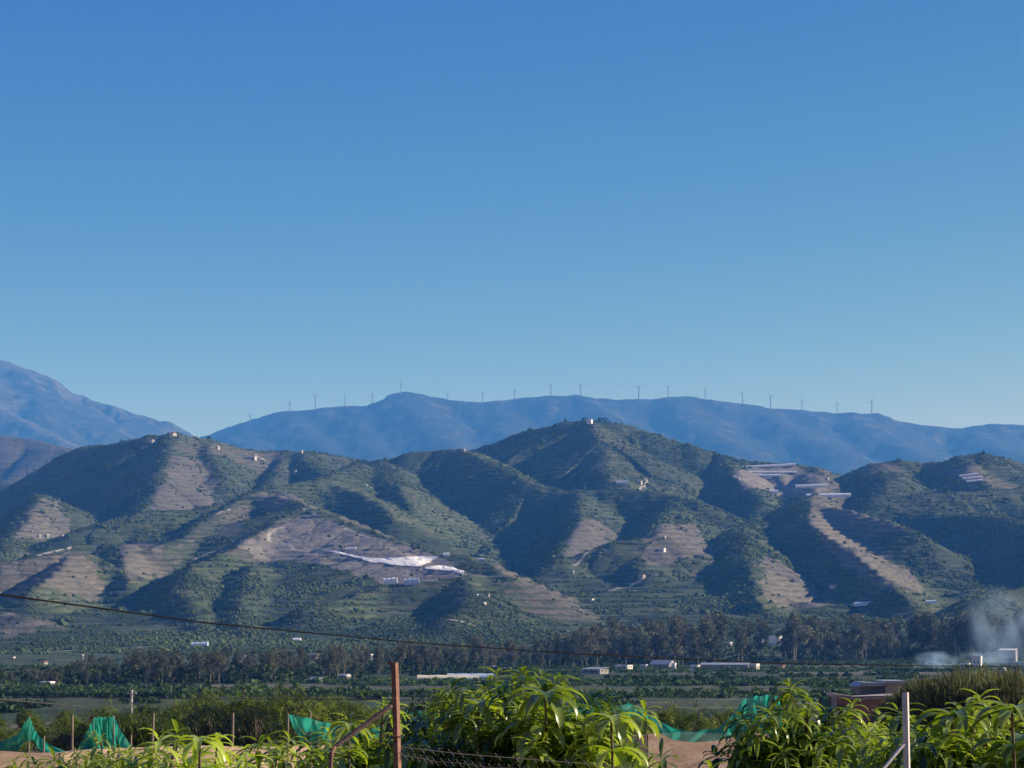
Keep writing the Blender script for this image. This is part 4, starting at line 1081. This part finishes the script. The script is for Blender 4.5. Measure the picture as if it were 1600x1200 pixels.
for j, (px, row, Y, wd, lab) in enumerate([(1448, 1062, 104, 1.0, 'leftmost feathery brown shrub, low, behind the grey post'), (1490, 1052, 100, 1.1, 'second feathery olive shrub from the left'), (1535, 1047, 102, 1.15, 'tallest feathery olive shrub of the row'), (1580, 1050, 98, 1.1, 'feathery olive shrub just inside the right edge'), (1632, 1052, 100, 1.2, 'feathery shrub cut by the right edge'), (1412, 1080, 108, .8, 'small pinkish brown shrub beside the shed')]):
    x, _, zt = at(px, row, Y); zg = ground(x, Y); s = (zt - zg) / 3.3
    o = empty('feathery_shrub', (x, Y, zg), j, (wd, wd, s)); tag(o, lab, 'shrub', 'feathery shrubs at right')
    link('stem', RM[j % 2][0], None, o); link('crown', RM[j % 2][1], None, o)

# ---------------------------------------------------------------- wall
m, t, N, L, p = nmat('earth_plaster')
tc = N.new('ShaderNodeTexCoord'); n1 = N.new('ShaderNodeTexNoise'); n1.inputs['Scale'].default_value = .9; n1.inputs['Detail'].default_value = 8; n1.inputs['Roughness'].default_value = .7
mp = N.new('ShaderNodeMapping'); mp.inputs['Scale'].default_value = (1, 1, 2.4); L.new(tc.outputs['Object'], mp.inputs[0]); L.new(mp.outputs[0], n1.inputs[0])
cr = N.new('ShaderNodeValToRGB'); cr.color_ramp.elements[0].position = .3; cr.color_ramp.elements[1].position = .7
cr.color_ramp.elements[0].color = (.25, .17, .12, 1); cr.color_ramp.elements[1].color = (.46, .35, .26, 1)
L.new(n1.outputs[0], cr.inputs[0]); L.new(cr.outputs[0], p.inputs['Base Color']); p.inputs['Roughness'].default_value = .95
bu = N.new('ShaderNodeBump'); bu.inputs['Distance'].default_value = .05; L.new(n1.outputs[0], bu.inputs['Height']); L.new(bu.outputs[0], p.inputs['Normal'])
M_wall = m
def wall_run(pts, th, label):
    o = empty('garden_wall', (0, 0, 0)); tag(o, label, 'wall')
    b = MB(); cpn = MB()
    for (x0, y0, z0), (x1, y1, z1) in zip(pts[:-1], pts[1:]):
        n = max(2, int(math.hypot(x1 - x0, y1 - y0) / .8)); dx, dy = x1 - x0, y1 - y0; l = math.hypot(dx, dy); nx_, ny_ = -dy / l * th / 2, dx / l * th / 2
        V = []
        for i in range(n + 1):
            f = i / n; x = x0 + dx * f; y = y0 + dy * f; z_ = z0 + (z1 - z0) * f + .05 * math.sin(x * 1.7) * math.sin(x * .6 + 1) + random.uniform(-.015, .015); zb = 13.2
            w_ = random.uniform(-.012, .012)
            V += [(x - nx_ + w_, y - ny_ + w_, zb), (x - nx_ + w_, y - ny_ + w_, z_), (x + nx_, y + ny_, z_), (x + nx_, y + ny_, zb)]
        Q = []
        for i in range(n):
            a = i * 4; c = a + 4; Q += [(a, c, c + 1, a + 1), (a + 1, c + 1, c + 2, a + 2), (a + 2, c + 2, c + 3, a + 3)]
        Q += [(0, 1, 2, 3), (n * 4 + 3, n * 4 + 2, n * 4 + 1, n * 4)]
        b.add(V, Q)
    b.build('wall', M_wall, o); return o
A = at(-300, 1180, 66); B = at(90, 1174, 70); C_ = at(200, 1168, 73); D = at(620, 1163, 84); E = at(1010, 1147, 86); G_ = at(1300, 1143, 90)
wall_run([A, B, C_, D, E, G_], .25, 'long sandy plastered wall crossing behind the near mango trees')

# ---------------------------------------------------------------- red walled shed and its neighbours
M_redw = simple('red_brown_wall', (.42, .19, .14), .9, .35, 1.5)
M_cap = simple('pale_coping', (.46, .40, .35), .85, .3, 2)
def quadprism(o, name, px, Y, d, mat):
    """px: outline pixels at distance Y, extruded backwards by d"""
    V = [at(a, b_, Y) for a, b_ in px]; V2 = [(x, y + d, z_) for x, y, z_ in V]
    n = len(V); b = MB(); V = [tuple(np.array(v) - np.array(o.location)) for v in V + V2]
    b.add(V, [(i, (i + 1) % n, n + (i + 1) % n, n + i) for i in range(n)], [(0, i + 1, i) for i in range(1, n - 1)] + [(n, n + i, n + i + 1) for i in range(1, n - 1)])
    return b.build(name, mat, o)
x, _, _ = at(1350, 1120, 118); sh = empty('tool_shed', (x, 118, ground(x, 118))); tag(sh, 'low shed with red brown wall and pale sloping coping', 'shed')
quadprism(sh, 'wall', [(1309, 1160), (1309, 1089), (1345, 1095), (1402, 1091), (1402, 1160)], 118, 3.2, M_redw)
quadprism(sh, 'coping', [(1305, 1089), (1306, 1084), (1345, 1090), (1404, 1086.5), (1404, 1090.5), (1345, 1094.5)], 117.9, 3.5, M_cap)
quadprism(sh, 'pillar', [(1299, 1160), (1299, 1086), (1308, 1086), (1308, 1160)], 117.8, .35, M_cap)
quadprism(sh, 'doorway', [(1312, 1130), (1312, 1103), (1318, 1101), (1320, 1130)], 117.95, .1, M_dark)
x, _, _ = at(1290, 1110, 112); gt = empty('metal_gate', (x, 112, ground(x, 112))); tag(gt, 'dark green metal gate left of the red brown shed', 'gate')
for a in (1280, 1296): quadprism(gt, 'gate_post', [(a, 1160), (a, 1089), (a + 2.5, 1089), (a + 2.5, 1160)], 112, .08, M_dark)
quadprism(gt, 'panel', [(1283, 1132), (1283, 1096), (1295.5, 1093), (1295.5, 1132)], 112.02, .04, M_green)
x, _, _ = at(1380, 1080, 210); s2 = empty('farm_shed', (x, 210, ground(x, 210))); tag(s2, 'grey lean-to shed behind the red brown wall', 'shed')
quadprism(s2, 'wall', [(1345, 1110), (1345, 1072), (1382, 1072), (1382, 1110)], 210, 5, simple('blue_grey_wall', (.14, .16, .20), .8, .3, 1))
quadprism(s2, 'roof', [(1340, 1073), (1348, 1066), (1384, 1068), (1384, 1072)], 209.7, 5.6, M_metal)
quadprism(s2, 'side_room', [(1384, 1110), (1384, 1069), (1413, 1069), (1413, 1110)], 209.5, 5, M_cap)
quadprism(s2, 'side_roof', [(1382.5, 1068.8), (1382.5, 1064), (1416, 1064), (1416, 1068.8)], 209.2, 6, M_metal)
x, _, _ = at(1312, 1135, 104); sl = empty('concrete_slab', (x, 104, ground(x, 104))); tag(sl, 'pale concrete block wall in front of the shed', 'low wall')
quadprism(sl, 'wall', [(1285, 1165), (1288, 1131), (1336, 1133), (1338, 1165)], 104, .4, M_cap)

# ---------------------------------------------------------------- green shade nets
def net_material():
    m, t, N, L, p = nmat('green_shade_net')
    tc = N.new('ShaderNodeTexCoord'); n1 = N.new('ShaderNodeTexNoise'); n1.inputs['Scale'].default_value = 2.0; n1.inputs['Detail'].default_value = 4
    L.new(tc.outputs['Object'], n1.inputs[0])
    cr = N.new('ShaderNodeValToRGB'); cr.color_ramp.elements[0].color = (.015, .24, .18, 1); cr.color_ramp.elements[1].color = (.04, .62, .46, 1); L.new(n1.outputs[0], cr.inputs[0])
    L.new(cr.outputs[0], p.inputs['Base Color']); p.inputs['Roughness'].default_value = .6
    tl = N.new('ShaderNodeBsdfTranslucent'); L.new(cr.outputs[0], tl.inputs[0])
    tp = N.new('ShaderNodeBsdfTransparent'); tp.inputs[0].default_value = (.55, .95, .85, 1)
    a = N.new('ShaderNodeMixShader'); a.inputs[0].default_value = .6; L.new(p.outputs[0], a.inputs[1]); L.new(tl.outputs[0], a.inputs[2])
    b = N.new('ShaderNodeMixShader'); mr = N.new('ShaderNodeMapRange'); mr.inputs[3].default_value = .02; mr.inputs[4].default_value = .62; L.new(n1.outputs[0], mr.inputs[0]); L.new(mr.outputs[0], b.inputs[0])
    L.new(a.outputs[0], b.inputs[1]); L.new(tp.outputs[0], b.inputs[2]); L.new(b.outputs[0], N['Material Output'].inputs[0]); return m
M_net = net_material()
def net(top, bot, Y, label, folds=9, amp=.22, sag=0.0):
    n, m_ = 60, 14; g = np.random.default_rng(int(abs(top[0][0])) + 3)
    def ev(poly, t):
        a = np.array(poly, float); u = t * (len(a) - 1); i = min(int(u), len(a) - 2); return a[i] * (1 - (u - i)) + a[i + 1] * (u - i)
    V = []
    for j in range(m_ + 1):
        for i in range(n + 1):
            f, h_ = i / n, j / m_
            q = ev(top, f) * (1 - h_) + ev(bot, f) * h_
            dy = amp * (math.sin(f * folds * PI * 2 + 2.2 * math.sin(f * 9 + h_ * 2)) * (.35 + .65 * h_) + .5 * math.sin(f * folds * 5.1 + h_ * 4))
            V.append(at(q[0], q[1] + .8 * math.sin(f * 31) * (1 - h_) * (Y < 80), Y + dy))
    Q = [(j * (n + 1) + i, (j + 1) * (n + 1) + i, (j + 1) * (n + 1) + i + 1, j * (n + 1) + i + 1) for j in range(m_) for i in range(n)]
    b = MB(); b.add(V, Q); 
    o = b.build('shade_net', M_net, None, True); tag(o, label, 'shade net', 'green shade nets strung over the orchard'); return o
net([(-30, 1166), (10, 1156), (28, 1146), (40, 1128), (46, 1120), (52, 1134), (60, 1150), (80, 1164), (108, 1177)], [(-30, 1174), (10, 1173), (28, 1172), (38, 1160), (46, 1158), (52, 1156), (62, 1172), (82, 1180), (110, 1184)], 71, 'green net with one sharp peak at the far left', 5)
net([(122, 1170), (132, 1150), (146, 1123), (152, 1122)], [(126, 1178), (140, 1172), (155, 1172), (164, 1170)], 72, 'left wing of the tent shaped green net', 3)
net([(176, 1118), (181, 1125), (190, 1144), (207, 1167)], [(178, 1128), (181, 1150), (188, 1168), (207, 1172)], 72.5, 'right wing of the tent shaped green net', 2, .1)
net([(146, 1122), (155, 1120), (168, 1121), (178, 1119)], [(156, 1172), (164, 1174), (172, 1173), (182, 1168)], 73.2, 'thin middle panel of the tent shaped green net', 4)
net([(449, 1116), (462, 1118), (490, 1124), (520, 1132), (560, 1138), (604, 1136)], [(472, 1166), (478, 1162), (495, 1156), (520, 1160), (560, 1160), (600, 1150)], 60, 'large triangular green net left of the rusty post', 5, .3)
net([(630, 1112), (650, 1109), (670, 1112), (700, 1120)], [(630, 1140), (650, 1146), (670, 1142), (700, 1132)], 55, 'scrap of green net just right of the rusty post', 4)
net([(880, 1104), (905, 1101), (935, 1108), (985, 1100)], [(880, 1130), (905, 1136), (935, 1130), (985, 1122)], 55, 'green net peeping through the middle mango trees', 5)
net([(980, 1096), (1000, 1106), (1022, 1122), (1050, 1138), (1085, 1143), (1120, 1138), (1142, 1122), (1156, 1100), (1162, 1092)], [(982, 1114), (1000, 1123), (1024, 1141), (1050, 1156), (1085, 1160), (1122, 1157), (1148, 1150), (1168, 1142), (1182, 1132)], 69, 'long sagging green net swag in front of the sandy wall', 7, .12)
net([(1160, 1093), (1180, 1088), (1205, 1086), (1232, 1092)], [(1168, 1140), (1190, 1145), (1210, 1150), (1240, 1158)], 68, 'thin see-through green net panel at the right end of the swag', 5, .15)

# ---------------------------------------------------------------- posts
m, t, N, L, p = nmat('rusty_steel')
tc = N.new('ShaderNodeTexCoord'); n1 = N.new('ShaderNodeTexNoise'); n1.inputs['Scale'].default_value = 28; n1.inputs['Detail'].default_value = 8; n1.inputs['Roughness'].default_value = .7; L.new(tc.outputs['Object'], n1.inputs[0])
cr = N.new('ShaderNodeValToRGB'); cr.color_ramp.elements[0].position = .3; cr.color_ramp.elements[1].position = .72; cr.color_ramp.elements[0].color = (.09, .045, .032, 1); cr.color_ramp.elements[1].color = (.32, .17, .11, 1)
L.new(n1.outputs[0], cr.inputs[0]); L.new(cr.outputs[0], p.inputs['Base Color']); p.inputs['Roughness'].default_value = .85
bu = N.new('ShaderNodeBump'); bu.inputs['Distance'].default_value = .002; L.new(n1.outputs[0], bu.inputs['Height']); L.new(bu.outputs[0], p.inputs['Normal'])
M_rust = m
M_galv = simple('galvanised_steel', (.62, .60, .56), .6, .2, 20, metal=.0, bump=.001)
M_wire = simple('wire_grey', (.05, .045, .04), .6, .3, 30)
def angle_post(px0, row0, px1, Y, wid, mat, name, label, flange):
    """angle iron: web faces the camera, flange runs away at its right edge"""
    T = Vector(at(px0, row0, Y)); B_ = Vector(at(px1, 1200, Y)); dirn = (B_ - T).normalized(); gz = ground(T.x, Y) - .4
    L_ = (T.z - gz) / -dirn.z
    o = empty(name, (T.x + dirn.x * L_, Y, gz)); tag(o, label, 'post')
    th = .004; W2 = wid
    prof = [(0, 0), (W2, 0), (W2, flange), (W2 - th, flange), (W2 - th, th), (0, th)]
    # a little open to the sun on the right
    a = -.30; prof = [(x * math.cos(a) - y * math.sin(a), x * math.sin(a) + y * math.cos(a)) for x, y in prof]
    V = []
    for k, f in enumerate(np.linspace(0, 1, 14)):
        cxp = -dirn.x * L_ * f; cz = (T.z - gz) * f
        j = .0015 * math.sin(k * 2.1)
        V += [(cxp + x - W2 / 2 + j, y + j, cz) for x, y in prof]
    n = 6; Q = [(k * n + i, k * n + (i + 1) % n, (k + 1) * n + (i + 1) % n, (k + 1) * n + i) for k in range(13) for i in range(n)]
    tops = 13 * n; T_ = [(tops, tops + 1, tops + 4), (tops, tops + 4, tops + 5), (tops + 1, tops + 2, tops + 3), (tops + 1, tops + 3, tops + 4)]
    b = MB(); b.add(V, Q, T_); b.build('post_shaft', mat, o)
    return o, T, dirn
rp, T, dn_ = angle_post(614, 1035, 619.5, 8.2, .0165, M_rust, 'rusty_post', 'rusty angle iron post standing left of the middle mango trees', .032)
b = MB(); s_ = 8.2 / F
def loc_of(px, row, Y, o): v = np.array(at(px, row, Y)) - np.array(o.location); return tuple(v)
b.box(loc_of(610, 1036, 8.2, rp), (.02, .012, .006)); b.build('cap_tab', M_rust, rp)
for row in (1092, 1150):
    b = MB(); c = np.array(loc_of(613 + (row - 1035) * .033, row, 8.185, rp)); b.tube([c + (-.006, 0, 0), c + (.006, 0, 0)], .004, 6); b.build('bolt', M_rust, rp)
b = MB(); ring = [np.array(loc_of(617.5, 1151 + .6 * math.sin(a * 3), 8.2, rp)) + (.021 * math.cos(a), .021 * math.sin(a) + .012, 0) for a in np.linspace(0, 2 * PI, 13)]
b.tube(ring, .0018, 5, False); b.build('wire_tie', M_wire, rp)
# ribbed bar, bent near its lower end
P0 = np.array(at(612, 1102, 8.15)); P1 = np.array(at(524, 1166, 8.05)); P1b = np.array(at(518, 1176, 8.03)); P2 = np.array(at(516, 1205, 8.02)); gz = ground(P2[0], P2[1]) - .3
rb = empty('bent_bar', (P2[0], P2[1], gz)); tag(rb, 'ribbed rusty bar leaning on the post, bent down at its lower end', 'metal bar')
path = [P0]; 
for f in np.linspace(.03, 1, 40): path.append(P0 * (1 - f) + P1 * f)
path += [P1 * .4 + P1b * .6 + (0, 0, .002), P1b, P2, np.array((P2[0], P2[1], gz))]
rad = [.0075] + [.0075 + 0.0 for i in range(40)] + [.008, .008, .008, .008]
b = MB(); b.tube([q - np.array(rb.location) for q in path], rad, 8); b.build('bar', M_rust, rb)
# twisted ribs wound round the leaning part
d_ = (P1 - P0); ln = np.linalg.norm(d_); d_ /= ln; a_ = np.cross(d_, (0, 1, 0)); a_ /= np.linalg.norm(a_); c_ = np.cross(d_, a_)
hel = [P0 + d_ * ln * f + .0082 * (math.cos(f * 2 * PI * 34) * a_ + math.sin(f * 2 * PI * 34) * c_) - np.array(rb.location) for f in np.linspace(.02, .98, 520)]
b = MB(); b.tube(hel, .0022, 5); b.build('rib', simple('worn_rib', (.34, .27, .22), .7, .4, 40), rb)
gp, T2, dn2 = angle_post(1413, 1082, 1416, 8.6, .020, M_galv, 'steel_post', 'grey galvanised post with a sunlit edge at the right', .04)
Q0 = np.array(at(1412, 1163, 8.55)); Q1 = np.array(at(1378, 1204, 8.5)); dd = Q1 - Q0; Q2 = Q0 + dd * ((Q0[2] - ground(Q1[0], 8.5) + .2) / -dd[2])
sb = empty('steel_brace', tuple(Q2)); tag(sb, 'thin grey strut running down left from the grey post', 'metal bar')
b = MB(); b.tube([Q0 - Q2, (0, 0, 0)], .006, 8); b.build('strut', M_galv, sb)

# wires
def wire(pts, r, label, name='fence_wire', cat='wire', sag=0.0, n=26, mat=None, barbs=False, group=None):
    P = [np.array(at(*p)) for p in pts]; b = MB(); pp = []
    for a, c in zip(P[:-1], P[1:]):
        for f in np.linspace(0, 1, n, endpoint=False): pp.append(a * (1 - f) + c * f - np.array((0, 0, sag * 4 * f * (1 - f))))
    pp.append(P[-1]); b.tube(pp, r, 5)
    o = b.build(name, mat or M_wire, None, True); tag(o, label, cat, group)
    if barbs:
        q = MB()
        for i in range(2, len(pp) - 1, 4):
            c = pp[i]
            for s1 in (-1, 1): q.tube([c + (-.012, 0, -.014 * s1), c + (.012, 0, .014 * s1)], .0011, 4)
        q.build('barbs', M_wire, o)
    return o
M_cab = simple('black_cable', (.010, .010, .012), .95, .2, 5)
M_cab.node_tree.nodes['Principled BSDF'].inputs['Specular IOR Level'].default_value = .03
wire([(-400, 897, 16), (0, 929, 20), (320, 973, 25), (640, 1003.5, 33), (900, 1021.5, 43), (1200, 1036, 62), (1450, 1040.5, 95), (1900, 1044, 200)], np.interp(np.arange(99), [0, 42, 84, 98], [.0085, .0085, .02, .035]), 'black overhead cable sloping down across the whole valley view', 'overhead_cable', 'cable', 0, 14, M_cab)
wire([(613, 1092.5, 8.18), (320, 1091.5, 12), (-60, 1088, 18)], .0022, 'thin dark wire running left from the rusty post above the orchard', barbs=False)
wire([(-20, 1091, 60), (130, 1104, 110)], .02, 'second thin wire slanting at the far left')
wire([(617, 1180, 8.2), (680, 1190, 8.3), (760, 1199, 8.4), (860, 1206, 8.5)], .0012, 'barbed wire sagging low in front of the middle mango trees', barbs=True, sag=-.004)
wire([(617, 1166, 8.2), (720, 1178, 8.6), (900, 1192, 9.2), (1100, 1210, 9.8)], .0011, 'upper strand of barbed wire among the mango leaves', barbs=True)
# thin poles
def pole(px, rt, Y, r, label, mat, lean=0.0, parts=(), group='thin posts in the orchard', name='wooden_stake'):
    x, _, zt = at(px, rt, Y); zg = ground(x, Y); o = empty(name, (x, Y, zg)); tag(o, label, 'post', group); H = zt - zg
    b = MB(); b.tube([(-lean * H, 0, -.3), (0, 0, H)], [r * 1.15, r], 7); b.build('shaft', mat, o)
    for (dz, w_) in parts:
        b = MB(); b.box((0, 0, H - dz), (w_, .08, .1)); b.build('crossbar', mat, o)
        for sx in (-1, 1):
            b = MB(); b.tube([(sx * w_ * .42, 0, H - dz), (sx * w_ * .42, 0, H - dz + .16)], .05, 6); b.build('insulator', M_white, o)
    return o
M_stk = simple('weathered_wood', (.30, .24, .18), .9, .4, 5)
pole(206, 1078, 230, .11, 'grey utility pole with a short crossbar above the left orchard', M_galv, 0, ((.35, .9),), None, 'utility_pole')
pole(69, 1150, 70, .028, 'thin pale stake in front of the leftmost net', M_stk, .01); pole(205, 1148, 70.5, .03, 'thin pale stake at the right foot of the tent shaped net', M_stk)
pole(113, 1117, 88, .045, 'wooden stake between the two left nets', M_stk, -.02); pole(240, 1115, 88, .05, 'wooden stake right of the tent shaped net', M_stk, .03)
pole(364, 1114, 80, .045, 'tall stake standing before the dark gap of the left orchard', M_stk); pole(485, 1112, 64, .03, 'stake poking through the large triangular net', M_stk)
pole(46, 1119, 71.3, .03, 'stake holding up the peak of the leftmost net', M_stk); pole(146, 1122, 72.4, .03, 'left support stake of the tent shaped net', M_stk); pole(178, 1118, 73, .03, 'right support stake of the tent shaped net', M_stk); pole(450, 1115, 60.4, .03, 'stake at the left tip of the large triangular net', M_stk)
pole(1160, 1091, 69.5, .03, 'stake where the long net swag meets its thin panel', M_stk)

# ---------------------------------------------------------------- haze
hz = MB(); hz.box((0, 12720, 1120), (11800, 25900, 2242))
m, t, N, L, p = nmat('haze'); N.remove(p)
pv = N.new('ShaderNodeVolumePrincipled')
pv.inputs['Color'].default_value = (.064, .285, .78, 1); pv.inputs['Density'].default_value = 8.5e-5; pv.inputs['Absorption Color'].default_value = (1, 1, 1, 1); pv.inputs['Anisotropy'].default_value = 0.0
L.new(pv.outputs[0], N['Material Output'].inputs['Volume'])
ho = hz.build('haze', m); tag(ho, kind='stuff')
